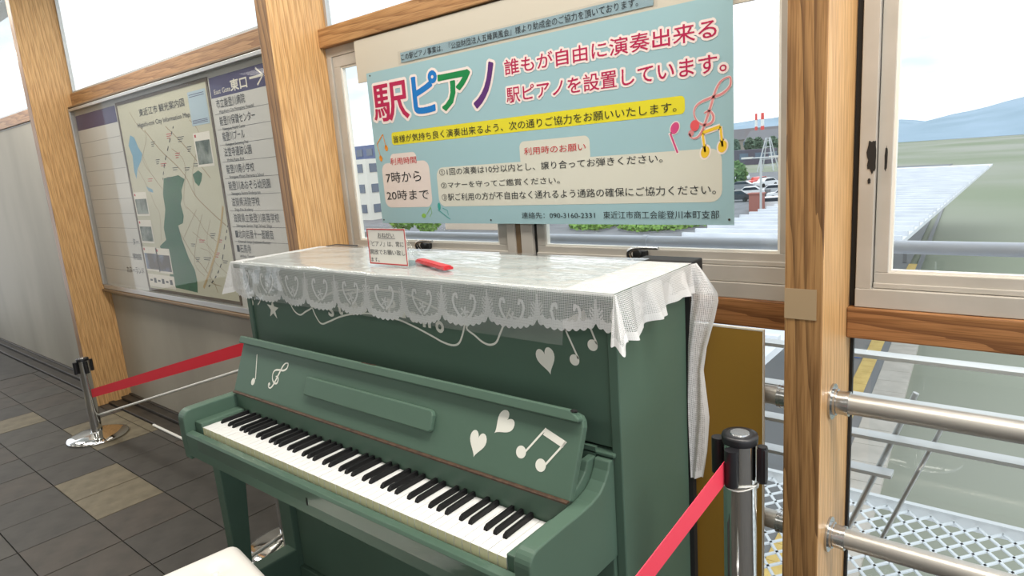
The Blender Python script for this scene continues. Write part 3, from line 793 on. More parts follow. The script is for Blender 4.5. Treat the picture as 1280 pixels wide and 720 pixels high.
    # long tail at the back right corner, hanging down behind the piano
    prof_ = [(0, 1.346, 1.352, 0), (.02, 1.346, 1.368, 0), (.066, 1.345, 1.402, 0), (.085, 1.345, 1.405, 0), (.13, 1.340, 1.396, 0), (.20, 1.335, 1.376, 0), (.26, 1.335, 1.366, 0), (.38, 1.335, 1.376, 0), (.47, 1.335, 1.370, 0), (.54, 1.335, 1.360, 0)]
    def bl(d):
        for p, q in zip(prof_, prof_[1:]):
            if d <= q[0]:
                t = (d-p[0])/(q[0]-p[0]); return p[1]+(q[1]-p[1])*t, p[2]+(q[2]-p[2])*t
        return prof_[-1][1:3]
    def bf(a, b_):
        d = b_*.54; x0, x1 = bl(d); x = x0 + (x1-x0)*a
        y = .577 + .020*a + .005*math.sin(a*9 + b_*7)*min(1, b_*6)
        return (x, y, LTOP - d)
    grid(40, 150, bf, lambda a, b_: .85 if a > .80 or b_ > .96 else .34 + .25*((int(b_*54) % 3) == 0 and (int(a*12) % 3) == 0), lambda a, b_: (a*.06, b_*.54, 0))
    me = bpy.data.meshes.new('lace_cloth'); me.from_pydata(V, [], F); me.materials.append(M['lace'])
    at = me.attributes.new('dens', 'FLOAT', 'POINT'); at.data.foreach_set('value', D)
    uv = me.attributes.new('cloth_uv', 'FLOAT_VECTOR', 'POINT'); uv.data.foreach_set('vector', [c for q in UV for c in q])
    me.polygons.foreach_set('use_smooth', [True]*len(F)); me.update()
    o = link('lace_cloth', me); recenter(o, (.606, .41, LTOP)); return tag(o, 'white lace cloth with scalloped hem draped over the piano lid', 'cloth')
lace()
# clear vinyl sheet on top of the lace
def vinyl():
    V = []; F = []
    nu, ns = 220, 70
    x0, x1 = -.05, 1.232
    for j in range(ns + 1):
        s_ = j / ns * (.37 + .115)
        for i in range(nu + 1):
            x = x0 + (x1-x0)*i/nu
            w_ = noise.noise((x*7, s_*16, 2.)) * .0022 + noise.noise((x*22, s_*45, 5.)) * .0007
            drop = .135 - .0 * x
            if s_ < .37: V.append((x, .598 - s_, 1.2135 + w_ + .0008))
            else:
                d = s_ - .37; V.append((x, .2265 + w_*1.5 - .010*d/.1 - .0015, 1.2135 - d))
    for j in range(ns):
        for i in range(nu):
            k = j*(nu+1)+i; F.append((k, k+1, k+nu+2, k+nu+1))
    me = bpy.data.meshes.new('vinyl_sheet'); me.from_pydata(V, [], F); me.materials.append(M['vinyl']); me.polygons.foreach_set('use_smooth', [True]*len(F)); me.update()
    o = link('vinyl_sheet', me); recenter(o, (.58, .41, 1.2135)); tag(o, 'clear glossy vinyl sheet laid over the lace on the piano', 'sheet')
vinyl()

# ---- request card in an acrylic stand
cx0, cx1, cz0, cz1, cy = .508, .668, 1.2165, 1.318, .318
cs = thing('card_stand', 'clear acrylic stand with a red-bordered Japanese request card on the piano', 'sign', (.588, cy, 1.2165))
obj('stand', MB().box(cx0 - .004, cx1 + .004, cy, cy + .0025, cz0, cz1 + .008).box(cx0 - .004, cx1 + .004, cy + .0025, cy + .075, cz0, cz0 + .0025)
    .add([(cx0+.11, cy+.075, cz0), (cx0+.14, cy+.075, cz0), (cx0+.14, cy+.003, cz1-.01), (cx0+.11, cy+.003, cz1-.01), (cx0+.11, cy+.077, cz0), (cx0+.14, cy+.077, cz0), (cx0+.14, cy+.005, cz1-.01), (cx0+.11, cy+.005, cz1-.01)],
         [(0,1,2,3),(7,6,5,4),(0,4,5,1),(1,5,6,2),(2,6,7,3),(3,7,4,0)]), M['acrylic'], cs)
card = obj('card', MB().box(cx0, cx1, cy - .0012, cy - .0004, cz0 + .001, cz1), M['paper'], cs)
bd = MB(); frame_boxes(bd, cx0 + .001, cx1 - .001, cz0 + .002, cz1 - .001, .0032, cy - .0018, cy - .0012); obj('red_border', bd, M['redborder'], card)
yc = yplane(cy - .0014)
W_ = cx1 - cx0; H_ = cz1 - cz0
put_text('おねがい', M['ink'], card, yc, cx0 + W_*.30, cx0 + W_*.72, cz0 + H_*.76, cz0 + H_*.89)
bdl = MB(); bdl.box(cx0 + W_*.28, cx0 + W_*.74, cy - .0020, cy - .0014, cz0 + H_*.735, cz0 + H_*.745); obj('underline', bdl, M['ink'], card)
put_text('『ピアノ』は、常に', M['ink'], card, yc, cx0 + W_*.05, cx0 + W_*.94, cz0 + H_*.51, cz0 + H_*.66)
put_text('開放でお願い致し', M['ink'], card, yc, cx0 + W_*.05, cx0 + W_*.96, cz0 + H_*.285, cz0 + H_*.43)
put_text('ます。', M['ink'], card, yc, cx0 + W_*.05, cx0 + W_*.27, cz0 + H_*.08, cz0 + H_*.20)
# ---- red holder lying on the lid
rp = thing('red_case', 'flat red plastic pen case lying beside the request card', 'case', (.735, .345, 1.218))
c1 = MB(); c1.box(-.10, .10, -.013, .013, 0, .006); a_ = obj('body', c1, M['pen']); a_.parent = rp
c2 = MB(); c2.box(-.098, .096, -.010, .010, .0062, .009); a_ = obj('cover', c2, M['pen']); a_.parent = rp
rp.rotation_euler = (0, 0, math.radians(-22))

# ================================================================== POSTER
PY = .778
def PX(u, v): p = ony(u, v, PY); return (p.x, p.z)
bb = obj('backing_board', MB().box(PX(444, 80)[0], PX(948, 0)[0], PY + .004, PY + .010, 1.795, 1.945), M['beige'], bevel=.001)
recenter(bb, (.65, PY + .007, 1.795)); tag(bb, 'beige board above and behind the blue poster', 'board')
sp = thing('notice_strip', 'narrow blue-grey notice strip taped above the poster', 'notice', (.65, PY, 1.83))
q0, q1 = PX(500, 70)[0], PX(816, 0)[0]; zt_, zb_ = PX(500, 66)[1], PX(502, 78)[1]
obj('strip', MB().box(q0, q1, PY + .002, PY + .0035, zb_, zt_), M['strip'], sp)
obj('tape', MB().box(q0 - .012, q1 + .012, PY + .0010, PY + .0015, zb_ - .006, zt_ + .006), M['tape'], sp)
put_text('この駅ピアノ事業は、『公益財団法人五峰興風会』様より助成金のご協力を頂いております。', M['ink'], sp, yplane(PY + .0018), q0 + .004, PX(797, 0)[0], zb_ + .006, zt_ - .005)
po = thing('piano_poster', 'large pale blue Japanese poster of station piano rules', 'poster', (.65, PY, 1.27))
pz0, pz1 = PX(700, 280)[1], 1.822
px0, px1 = PX(480, 277)[0], PX(918, 280)[0]
px0 = (PX(480, 277)[0] + PX(457, 94)[0]) / 2
sheet = obj('sheet', MB().box(px0, px1, PY - .0015, PY, pz0, pz1), M['poster'], po)
Q = PY - .0015
pin = MB()
for (a, c) in ((px0 + .01, pz0 + .012), (px1 - .012, pz0 + .014), (px0 + .55, pz0 + .012), (px1 - .01, pz1 - .012), (px0 + .02, pz1 - .01)):
    pin.tube([(a, Q - .0015, c), (a, Q, c)], .003, 10)
obj('pin', pin, M['sill'], po)
def layer(t): return lambda a, b_, tt: (a, Q - t - tt, b_)
def pprint(name, build, mt, t=.0004):
    mb = MB(); build(mb, layer(t)); return obj(name, mb, mt, po)
# yellow band
yl = [PX(489.5, 166), PX(491.5, 181)]
A0, A1, A2 = PX(490, 181), PX(490, 164), PX(856.5, 131)
pprint('yellow_band', lambda mb, fn: poly(mb, rrect(PX(490, 172)[0], PX(856.5, 131)[0], PX(849, 143)[1] + .000, PX(849, 120)[1], .012), fn), M['yellow'])
def box_from(u0, u1, v0, v1, um, r):
    return rrect(PX(u0, (v0+v1)/2)[0], PX(u1, (v0+v1)/2)[0], PX(um, v1)[1], PX(um, v0)[1], r)
pprint('pink_box', lambda mb, fn: (poly(mb, box_from(480, 539, 202, 259, 510, .03), fn),), M['pinkbox'])
pprint('pink_box', lambda mb, fn: (poly(mb, box_from(488.5, 521, 191, 206, 505, .018), fn),), M['pinkbox'], .0003)
pprint('cream_box', lambda mb, fn: (poly(mb, box_from(547, 903, 196, 255, 740, .03), fn),), M['creambox'])
pprint('cream_box', lambda mb, fn: (poly(mb, box_from(650, 738, 173, 205, 694, .018), fn),), M['creambox'], .0003)
def pt(s, mt, bl, tr, **k):
    p = PX(*bl); q = PX(*tr); return put_text(s, mt, po, layer(k.pop('t', .0006)), p[0], q[0], p[1], q[1], **k)
pt('駅', M['crimson'], (470, 153), (508, 100), bold=.0022, halo=.0115)
pt('ピ', M['blue'], (519.5, 142), (545, 88.5), bold=.0042, halo=.0125)
pt('ア', M['inkgreen'], (552.5, 138), (587, 87.5), bold=.0042, halo=.0125, t=.0009)
pt('ノ', M['purple'], (594.5, 134.5), (616, 78), bold=.0042, halo=.0125)
pt('誰もが自由に演奏出来る', M['crimson'], (632, 94.5), (896, 22), bold=.0004, halo=.0062)
pt('駅ピアノを設置しています。', M['crimson'], (634.5, 129), (908.5, 64), bold=.0004, halo=.0062)
pt('皆様が気持ち良く演奏出来るよう、次の通りご協力をお願いいたします。', M['ink'], (493, 179), (846, 126.5))
pt('利用時間', M['inkred'], (489, 206.5), (520.5, 195))
pt('7時から', M['ink'], (484, 229), (526, 212.5))
pt('20時まで', M['ink'], (485, 250.5), (536, 236))
pt('利用時のお願い', M['inkred'], (656, 194), (732.4, 178))
pt('①1回の演奏は10分以内とし、譲り合ってお弾きください。', M['ink'], (550.3, 219.6), (828.6, 191.8))
pt('②マナーを守ってご鑑賞ください。', M['ink'], (552.3, 235.5), (699.9, 220.5))
pt('③駅ご利用の方が不自由なく通れるよう通路の確保にご協力ください。', M['ink'], (553.5, 251), (895.3, 230.3))
pt('連絡先：090-3160-2331', M['ink'], (653, 273), (744, 264.5))
pt('東近江市商工会能登川本町支部', M['ink'], (755, 273.3), (899.4, 262.8))
def pnote(mt, build, t=.001, halo=True): pprint('printed_note', build, mt, t)
def P_(u, v): return PX(u, v)
def eighths(c1, s1_, s2_, c2, r, sw, rot=.3):
    def go(mb, fn):
        a, b_, c, d = P_(*c1), P_(*s1_), P_(*s2_), P_(*c2)
        poly(mb, ell(a[0], a[1], r, r*1.35, rot), fn); poly(mb, ell(d[0], d[1], r, r*1.35, rot), fn)
        ribbon(mb, [a, b_], sw, fn); ribbon(mb, [b_, c], sw*1.4, fn); ribbon(mb, [c, d], sw, fn)
    return go
pnote(M['n_orange'], eighths((476.8, 198), (472, 180), (479, 168), (483.5, 185), .0085, .0028))
pnote(M['outline'], eighths((882, 190), (878.5, 166), (901, 158), (903.5, 183), .0145, .0105, -.3), .0008)
pnote(M['n_yel'], eighths((882, 190), (878.5, 166), (901, 158), (903.5, 183), .011, .0055, -.3), .0012)
pnote(M['outline'], lambda mb, fn: (poly(mb, ell(*P_(844, 160), .0135, .018, -.5), fn), ribbon(mb, [P_(837.5, 166), P_(848, 192)], .009, fn)), .0008)
pnote(M['n_mag'], lambda mb, fn: (poly(mb, ell(*P_(844, 160), .011, .0155, -.5), fn), ribbon(mb, [P_(838.5, 167), P_(847.5, 191)], .005, fn)), .0012)
cl0 = P_(886, 134)
pprint('printed_clef', lambda mb, fn: clef(mb, fn, cl0[0], cl0[1], .075, .170, -.5, .046), M['outline'], .0008)
pprint('printed_clef', lambda mb, fn: clef(mb, fn, cl0[0], cl0[1], .075, .170, -.5, .028), M['n_pink'], .0012)
pnote(M['n_red'], lambda mb, fn: poly(mb, ell(*P_(869, 157), .012, .0135), fn), .0016)
pnote(M['n_lime'], lambda mb, fn: (poly(mb, ell(*P_(530.5, 269.5), .011, .008), fn), ribbon(mb, [P_(534, 268), P_(538.5, 259)], .0022, fn), ribbon(mb, [P_(538.5, 258), P_(540.5, 265), P_(538, 271)], .002, fn)))
pnote(M['n_teal'], lambda mb, fn: (poly(mb, ell(*P_(549.5, 258), .0075, .013), fn), ribbon(mb, [P_(548, 262), P_(563.5, 274)], .0025, fn), ribbon(mb, [P_(554, 260), P_(560, 263), P_(561, 269)], .002, fn)))

# ================================================================== MAP CASE
MY = .765
mc = thing('map_case', 'long glazed display case with the green city map and indigo direction sign', 'board', (-1.68, MY, .80))
MX0, MX1 = -3.045, -.324
def MX(u, v): p = ony(u, v, .792); return (p.x, p.z)
ZC0, ZC1 = .838, 1.993
obj('back_panel', MB().box(MX0, MX1, .797, .813, ZC0 - .03, ZC1 + .02), M['signwhite'], mc)
cf = MB(); cf.box(MX0, MX1, .768, .797, ZC1, ZC1 + .018).box(MX0, MX1, .775, .797, ZC0 - .03, ZC0).box(MX0, MX0 + .02, .768, .797, ZC0, ZC1).box(MX1 - .02, MX1, .768, .797, ZC0, ZC1)
obj('case_frame', cf, M['alu'], mc, .002)
obj('case_rail', MB().box(MX0, MX1, .760, .812, ZC0 - .048, ZC0 - .032).box(MX0, MX1, .770, .80, ZC1 + .022, ZC1 + .032), M['frame_brown'], mc, .002)
obj('case_glass', MB().box(MX0 + .02, MX1 - .02, .7725, .7755, ZC0, ZC1), M['case_glass'], mc)
YM = .7955
def ML(t): return lambda a, b_, tt: (a, YM - t - tt, b_)
rx0 = -1.180; rx1 = MX1 - .03; mx0, mx1 = -2.315, -1.212
sg = obj('direction_sign', MB().box(rx0, rx1, YM, .7968, ZC0 + .02, 1.963), M['signwhite'], mc)
hz0 = 1.868
def sub(name, mt, build, t=.0004, parent=None):
    mb = MB(); build(mb, ML(t)); return obj(name, mb, mt, parent or mc)
sub('sign_header', M['indigo'], lambda mb, fn: poly(mb, [(rx0, hz0), (rx1, hz0), (rx1, 1.963), (rx0, 1.963)], fn), .0004, sg)
def mt_(s, m_, bl, tr, parent=None, **k):
    p = MX(*bl); q = MX(*tr); return put_text(s, m_, parent or mc, ML(.0006), p[0], q[0], p[1], q[1], **k)
mt_('East Gate', M['paper'], (267.5, 118.5), (286.7, 107.2), sg)
mt_('東口', M['paper'], (288.3, 114), (306.5, 94.5), sg, bold=.0015)
ar = [MX(311, 99), MX(328, 94), MX(319, 87), MX(325, 109)]
sub('arrow', M['paper'], lambda mb, fn: (ribbon(mb, [(ar[0][0], 1.916), (ar[1][0], 1.916)], .010, fn), ribbon(mb, [(ar[1][0] - .055, 1.952), (ar[1][0], 1.916), (ar[1][0] - .055, 1.880)], .010, fn)), .0008, sg)
rows = [('市立能登川病院', (270.5, 136), (305.5, 124.5), 'Higashiomi City Notogawa Hospital'), ('能登川保健センター', (274.9, 157.6), (318, 143), 'Notogawa Health Center'),
        ('能登川プール', (278.5, 176.8), (304.8, 166.6), 'Notogawa Swimming Pool'), ('法堂寺遺跡公園', (280.3, 196.2), (313.8, 187), 'Hodoji Ruins Park'),
        ('能登川南小学校', (283.2, 217.2), (317, 208.5), 'Notogawa Minami Elementary School'), ('能登川あおぞら幼児園', (286, 237.8), (337, 227.6), 'Notogawa Aozora Kindergarten'),
        ('滋賀県消防学校', (290, 258), (323.6, 249.4), 'Shiga Fire Academy'), ('滋賀県立能登川高等学校', (292.2, 277.8), (348, 269.8), 'Notogawa Senior High School, Shiga'),
        ('■北向岩屋十一面観音', (294.5, 297.6), (340.6, 289), 'Kitamuki Iwaya Juichimen Kannon'), ('■石馬寺', (296.5, 315.6), (312.8, 308.2), 'Ishibaji Temple')]
zs = [hz0 - (hz0 - .858) * k / 11 for k in range(12)]
for k, (s, bl, tr, en) in enumerate(rows):
    p = MX(*bl); q = MX(*tr)
    zc = p[1]; x_ = rx0 + .035
    put_text(s, M['ink'], sg, ML(.0006), p[0], q[0], p[1], p[1] + .043)
    put_text(en, M['ink'], sg, ML(.0006), p[0] + .02, p[0] + .02 + .0095*len(en), p[1] - .028, p[1] - .009)
    if k: sub('divider', M['ink'], lambda mb, fn: poly(mb, [(rx0 + .01, p[1] + .055), (rx1, p[1] + .055), (rx1, p[1] + .0565), (rx0 + .01, p[1] + .0565)], fn), .0005, sg)
# map
mpn = obj('city_map', MB().box(mx0, mx1, YM, .7968, .858, 1.955), M['map'], mc)
fb_ = MB(); frame_boxes(fb_, mx0 - .018, mx1 + .018, .842, 1.973, .018, YM - .002, .7968); obj('map_frame', fb_, M['mapframe'], mc)
def MP(l, name='map_print', mt='forest', t=.0004, closed=True):
    pts = [MX(*p) for p in l]
    pts = [(max(mx0 + .003, min(mx1 - .003, a)), max(.861, min(1.95, b_))) for a, b_ in pts]
    sub(name, M[mt], lambda mb, fn: poly(mb, pts, fn), t, mpn)
def RD(l, wd, mt='road', t=.0006, name='map_road'):
    pts = [MX(*p) for p in l]
    pts = [(max(mx0 + .003, min(mx1 - .003, a)), max(.861, min(1.95, b_))) for a, b_ in pts]
    s_ = smooth([(a, b_, 0) for a, b_ in pts], 4) if len(pts) > 2 else pts
    sub(name, M[mt], lambda mb, fn: ribbon(mb, s_, wd, fn), t, mpn)
MP([(204, 223), (214, 221), (222, 219), (230, 224), (226, 238), (227, 247), (225, 255), (229, 270), (228, 279), (222, 282), (227, 300), (235, 322), (243, 338), (246, 352), (246.5, 366), (230, 362), (211, 358), (212, 338), (208, 325), (199, 308), (207, 300), (204, 285), (206, 262), (203, 243)])
MP([(240, 218), (247, 213), (252, 217), (251, 226), (248, 233), (243, 228)])
MP([(162, 169), (167, 172), (172, 184), (177, 192), (176, 200), (171, 212), (170, 224), (167, 214), (165, 195), (160, 182)], mt='lake')
MP([(182, 233), (190, 237), (191, 241), (185, 239)], mt='lake')
for l, wd in (([(180, 163), (200, 188), (220, 207), (232, 222), (243, 244), (262, 264), (282, 282)], .007), ([(206, 158), (228, 180), (250, 207), (262, 222)], .006), ([(214, 186), (226, 196), (231, 212), (229, 250), (233, 262)], .004),
              ([(161, 140), (170, 155), (182, 170), (178, 200), (192, 222), (203, 237)], .004), ([(172, 212), (185, 236), (193, 256), (199, 268), (201, 300)], .004), ([(243, 244), (240, 215), (245, 190)], .004),
              ([(245, 262), (236, 282), (228, 300)], .0035), ([(232, 258), (247, 274), (256, 289), (270, 302)], .004), ([(225, 292), (240, 318), (252, 332), (266, 352), (272, 366)], .006),
              ([(252, 268), (245, 300), (243, 330), (255, 345)], .004), ([(262, 275), (258, 300), (262, 320), (256, 340)], .0035), ([(240, 290), (258, 306), (268, 318)], .0035), ([(265, 336), (262, 352), (276, 358)], .004),
              ([(177, 193), (187, 215), (199, 232)], .0035), ([(236, 150), (245, 160), (256, 185)], .005), ([(160, 230), (172, 248), (180, 262)], .0035), ([(250, 310), (262, 316), (270, 330), (286, 345), (293, 360)], .003)):
    RD(l, wd)
RD([(278, 258), (275, 285), (270, 312), (262, 338), (254, 360)], .017, 'road2', .0008)
rail = [(216, 158), (211, 178), (205, 205), (203, 225), (202, 250), (200, 280), (200, 305)]
def dashed(pl_):
    pts = smooth([(*MX(*p), 0) for p in pl_], 5)
    for i in range(0, len(pts) - 1, 2): sub('map_railway', M['ink'], lambda mb, fn: ribbon(mb, [pts[i], pts[i+1]], .007, fn), .0009, mpn)
dashed(rail[:4]); dashed([(284, 282), (281, 300), (276, 330), (268, 348), (259, 360)])
for k, (u, v, w_) in enumerate([(200, 205, 9), (208, 222, 6), (215, 210, 8), (218, 192, 7), (241, 205, 7), (233, 184, 6), (248, 300, 8), (262, 292, 7), (254, 322, 10), (268, 316, 6), (238, 305, 6), (188, 178, 6), (184, 224, 8), (244, 322, 6), (278, 326, 6), (207, 168, 8), (230, 210, 7), (194, 200, 6), (272, 300, 5), (221, 172, 9)]):
    c = MX(u, v)
    sub('map_label', M['ink' if k % 3 else 'inkred'], lambda mb, fn: [ribbon(mb, [(c[0], c[1] - .011*j), (c[0] + .0085*w_ * (1 - .2*j), c[1] - .011*j)], .0035, fn) for j in range(2 + k % 2)], .0007, mpn)
mt_('東近江市 観光案内図', M['ink'], (174, 146), (228.5, 122), mpn)
mt_('Higashi-omi City Information Map', M['ink'], (172.5, 161.5), (236, 139.5), mpn)
def photo(u0, u1, v0, v1, mt='photo', head=True):
    a = MX(u0, v1); c = MX(u1, v0)
    x0, x1 = a[0], MX(u1, v1)[0]; z0, z1 = MX((u0+u1)/2, v1)[1], MX((u0+u1)/2, v0)[1]
    sub('photo_panel', M['paper'], lambda mb, fn: poly(mb, [(x0, z0), (x1, z0), (x1, z1), (x0, z1)], fn), .0010, mpn)
    sub('photo_print', M[mt], lambda mb, fn: poly(mb, [(x0 + .012, z0 + .012), (x1 - .012, z0 + .012), (x1 - .012, z1 - .04), (x0 + .012, z1 - .04)], fn), .0013, mpn)
    sub('photo_caption', M['inkred'], lambda mb, fn: poly(mb, [(x0 + .012, z1 - .022), (x0 + .03, z1 - .022), (x0 + .03, z1 - .008), (x0 + .012, z1 - .008)], fn), .0013, mpn)
photo(247, 268, 164, 208); photo(171, 187, 240, 270); photo(177, 193, 275, 304); photo(183, 200, 309, 339, 'photo2'); photo(199, 216, 311, 342, 'photo2')
a = MX(239, 157); c = MX(259, 117)
ipx0, ipx1, ipz0, ipz1 = MX(243, 155)[0], MX(259, 150)[0] + .02, 1.76, 1.925
sub('info_panel', M['qrpanel'], lambda mb, fn: poly(mb, [(ipx0 - .03, ipz0), (ipx1, ipz0), (ipx1, ipz1), (ipx0 - .03, ipz1)], fn), .0010, mpn)
sub('info_lines', M['indigo'], lambda mb, fn: [ribbon(mb, [(ipx0 - .018, z_), (ipx1 - .018, z_)], .003, fn) for z_ in (1.91, 1.900, 1.785, 1.778, 1.771)], .0013, mpn)
a = MX(188, 352)
lgx = a[0] - .02
sub('legend_panel', M['paper'], lambda mb, fn: poly(mb, [(lgx, .872), (lgx + .36, .872), (lgx + .36, .95), (lgx, .95)], fn), .0010, mpn)
for k in range(6): sub('legend_lines', M['ink'], lambda mb, fn: ribbon(mb, [(lgx + .02 + .055*k, .912), (lgx + .055 + .055*k, .912)], .03 if k % 2 else .012, fn), .0013, mpn)
# left sign, half out of the picture
ls = obj('direction_sign', MB().box(MX0 + .03, mx0 - .03, YM, .7968, .858, 1.963), M['signwhite'], mc)
for k in range(1, 11):
    z_ = .858 + 1.02*k/11; sub('divider', M['ink'], lambda mb, fn: poly(mb, [(MX0 + .035, z_), (mx0 - .032, z_), (mx0 - .032, z_ + .0015), (MX0 + .035, z_ + .0015)], fn), .0005, ls)
sub('sign_header', M['indigo'], lambda mb, fn: poly(mb, [(MX0 + .03, hz0), (mx0 - .03, hz0), (mx0 - .03, 1.963), (MX0 + .03, 1.963)], fn), .0004, ls)
for s, z_ in (('ター', 1.125), ('博物館', 1.03), ('カヌーランド', .94)):
    wz = .045*len(s); put_text(s, M['ink'], ls, ML(.0006), mx0 - .045 - wz, mx0 - .045, z_, z_ + .042)

# ================================================================== BARRIERS
def belt_post(loc, label, h=.94, turn=0.):
    x, y, z = loc
    t_ = thing('barrier_post', label, 'barrier post', loc)
    obj('base', MB().lathe([(.165, .001), (.168, .008), (.160, .014), (.12, .024), (.05, .032), (.033, .036)], loc, 40), M['chrome'], t_)
    obj('pole', MB().lathe([(.0305, .034), (.0305, h - .015)], loc, 32), M['chrome'], t_)
    cap = obj('cap', MB().lathe([(.0325, h - .016), (.0335, h - .004), (.032, h), (.0225, h + .001)], loc, 32), M['black'], t_)
    obj('cap_badge', MB().lathe([(.018, h + .001), (.017, h + .003)], loc, 24), M['zinc'], cap)
    for k in range(4):
        a = math.radians(turn + 90*k); cx_, cy_ = x + .042*math.cos(a), y + .042*math.sin(a)
        r_ = .0125 if k != 1 else .009
        obj('belt_holder', MB().tube([(cx_, cy_, z + h - .088), (cx_, cy_, z + h - .016)], r_, 14).box(cx_ - .008, cx_ + .008, cy_ - .008, cy_ + .008, z + h - .085, z + h - .02), M['black'], t_, .001)
    return t_
bp = belt_post((1.556, .315, 0), 'chrome barrier post with black cap beside the piano and mustard board', turn=-90)
wire = []
for k in range(49):
    a = 2*math.pi*k/24; wire.append((1.556 + .0325*math.cos(a), .315 + .0325*math.sin(a), .838 + .003*math.sin(a*2.3) + .0035*(k/24)))
o = obj('wire_loop', MB().tube(wire, .0018, 6), M['rope'], bp); o['label'] = 'pale wire wound round the pole'
bl_ = belt_post((-.325, .395, 0), 'chrome barrier post behind the left end of the piano', .87, 90)
def belt(p0, p1, h_, mt, label, sag=.0, n=24, name='barrier_belt', twist=0.):
    mb = MB(); V = []; p0 = Vector(p0); p1 = Vector(p1); d = (p1-p0).normalized(); side = Vector((-d.y, d.x, 0)).normalized()
    for i in range(n+1):
        t = i/n; c = p0.lerp(p1, t); c.z -= sag*4*t*(1-t)
        up = Vector((0, 0, 1)) * math.cos(twist*math.sin(t*math.pi)) + side * math.sin(twist*math.sin(t*math.pi)); hw = h_/2
        for a, b_ in ((1, 1), (1, -1), (-1, -1), (-1, 1)):
            V.append(c + up*hw*a + side*.0007*b_)
    F = []
    for i in range(n):
        for k in range(4): F.append((4*i+k, 4*i+(k+1) % 4, 4*i+4+(k+1) % 4, 4*i+4+k))
    F += [(0, 1, 2, 3), (4*n+3, 4*n+2, 4*n+1, 4*n)]
    mb.add(V, F); o = obj(name, mb, M[mt]); recenter(o, p0); tag(o, label, 'belt'); return o
belt((1.543, .2745, .876), (1.60, -.76, .868), .046, 'belt', 'red belt running from the chrome post towards the viewer', twist=.12)
belt_post((1.602, -.80, 0), 'chrome barrier post at the near end of the bright red belt', turn=-90)
# left belt and cord
pa, pb = ony(311, 434, .42), ony(160, 478.5, .40)
pe = pb + (pb - pa) * .45
belt(pa, pe, .052, 'belt_l', 'dark red belt stretched in front of the grey wall left of the piano')
ca, cb = ony(309, 460, .44), ony(160, 507, .42); ce = cb + (cb - ca) * .38
o = obj('white_cord', MB().tube([ca, ca.lerp(ce, .5), ce], .0065, 10), M['rope']); recenter(o, ca); tag(o, 'thin white cord below the dark red belt at left', 'cord')
lp = belt_post((pe.x - .045, pe.y, 0), 'barrier post at the far left end of the dark red belt', max(.5, pe.z + .06), 0)
o = obj('floor_tube', MB().tube([(-2.27, .652, .009), (-.4, .652, .009)], .0085, 10), M['rope']); recenter(o, (-1.3, .652, 0)); tag(o, 'white tube lying on the floor at the foot of the wall', 'tube')
sa, sb = onz(318, 693, .05), onz(356, 666, .05)
o = obj('metal_rod', MB().tube([sa + (sa-sb)*.5, sb + (sb-sa)*1.2], .0085, 10), M['steel']); recenter(o, sa); tag(o, 'thin metal rod low behind the left piano leg', 'rod')

# ---- mustard board behind piano
mbx = thing('mustard_board', 'mustard yellow board standing behind the right end of the piano', 'board', (1.40, .616, 0))
obj('panel', MB().box(1.30, 1.499, .612, .620, .0, 1.057), M['mustard'], mbx)
obj('edge_trim', MB().box(1.30, 1.5015, .6115, .6205, 1.057, 1.0605).box(1.499, 1.5015, .6115, .6205, 0, 1.057), M['mustard_edge'], mbx)

# ---- pipes
def pipe(x0, x1, z, label):
    t_ = thing('guard_pipe', label, 'pipe', ((x0+x1)/2, .66, z))
    obj('pipe', MB().tube([(x0, .66, z), (x1, .66, z)], .0225, 24), M['steel'], t_)
    for x, s_ in ((x0, 1), (x1, -1)):
        fl_ = MB(); 
        def ring(a, b_, r): fl_.tube([(x + s_*a, .66, z), (x + s_*b_, .66, z)], r, 28)
        ring(.0005, .005, .040); ring(.005, .012, .030); ring(.012, .034, .0262); ring(.030, .037, .0275)
        f_ = obj('flange', fl_, M['zinc'], t_); f_['label'] = 'bright zinc flange'
    return t_
pipe(XR1, XR1 + 1.80, .900, 'upper horizontal steel pipe right of the oak post')
pipe(XR1, XR1 + 1.80, .575, 'lower horizontal steel pipe right of the oak post')
pipe(XL1, XR0, .892, 'upper horizontal steel pipe running behind the piano and mustard board')
pipe(XL1, XR0, .572, 'lower horizontal steel pipe running behind the piano and mustard board')

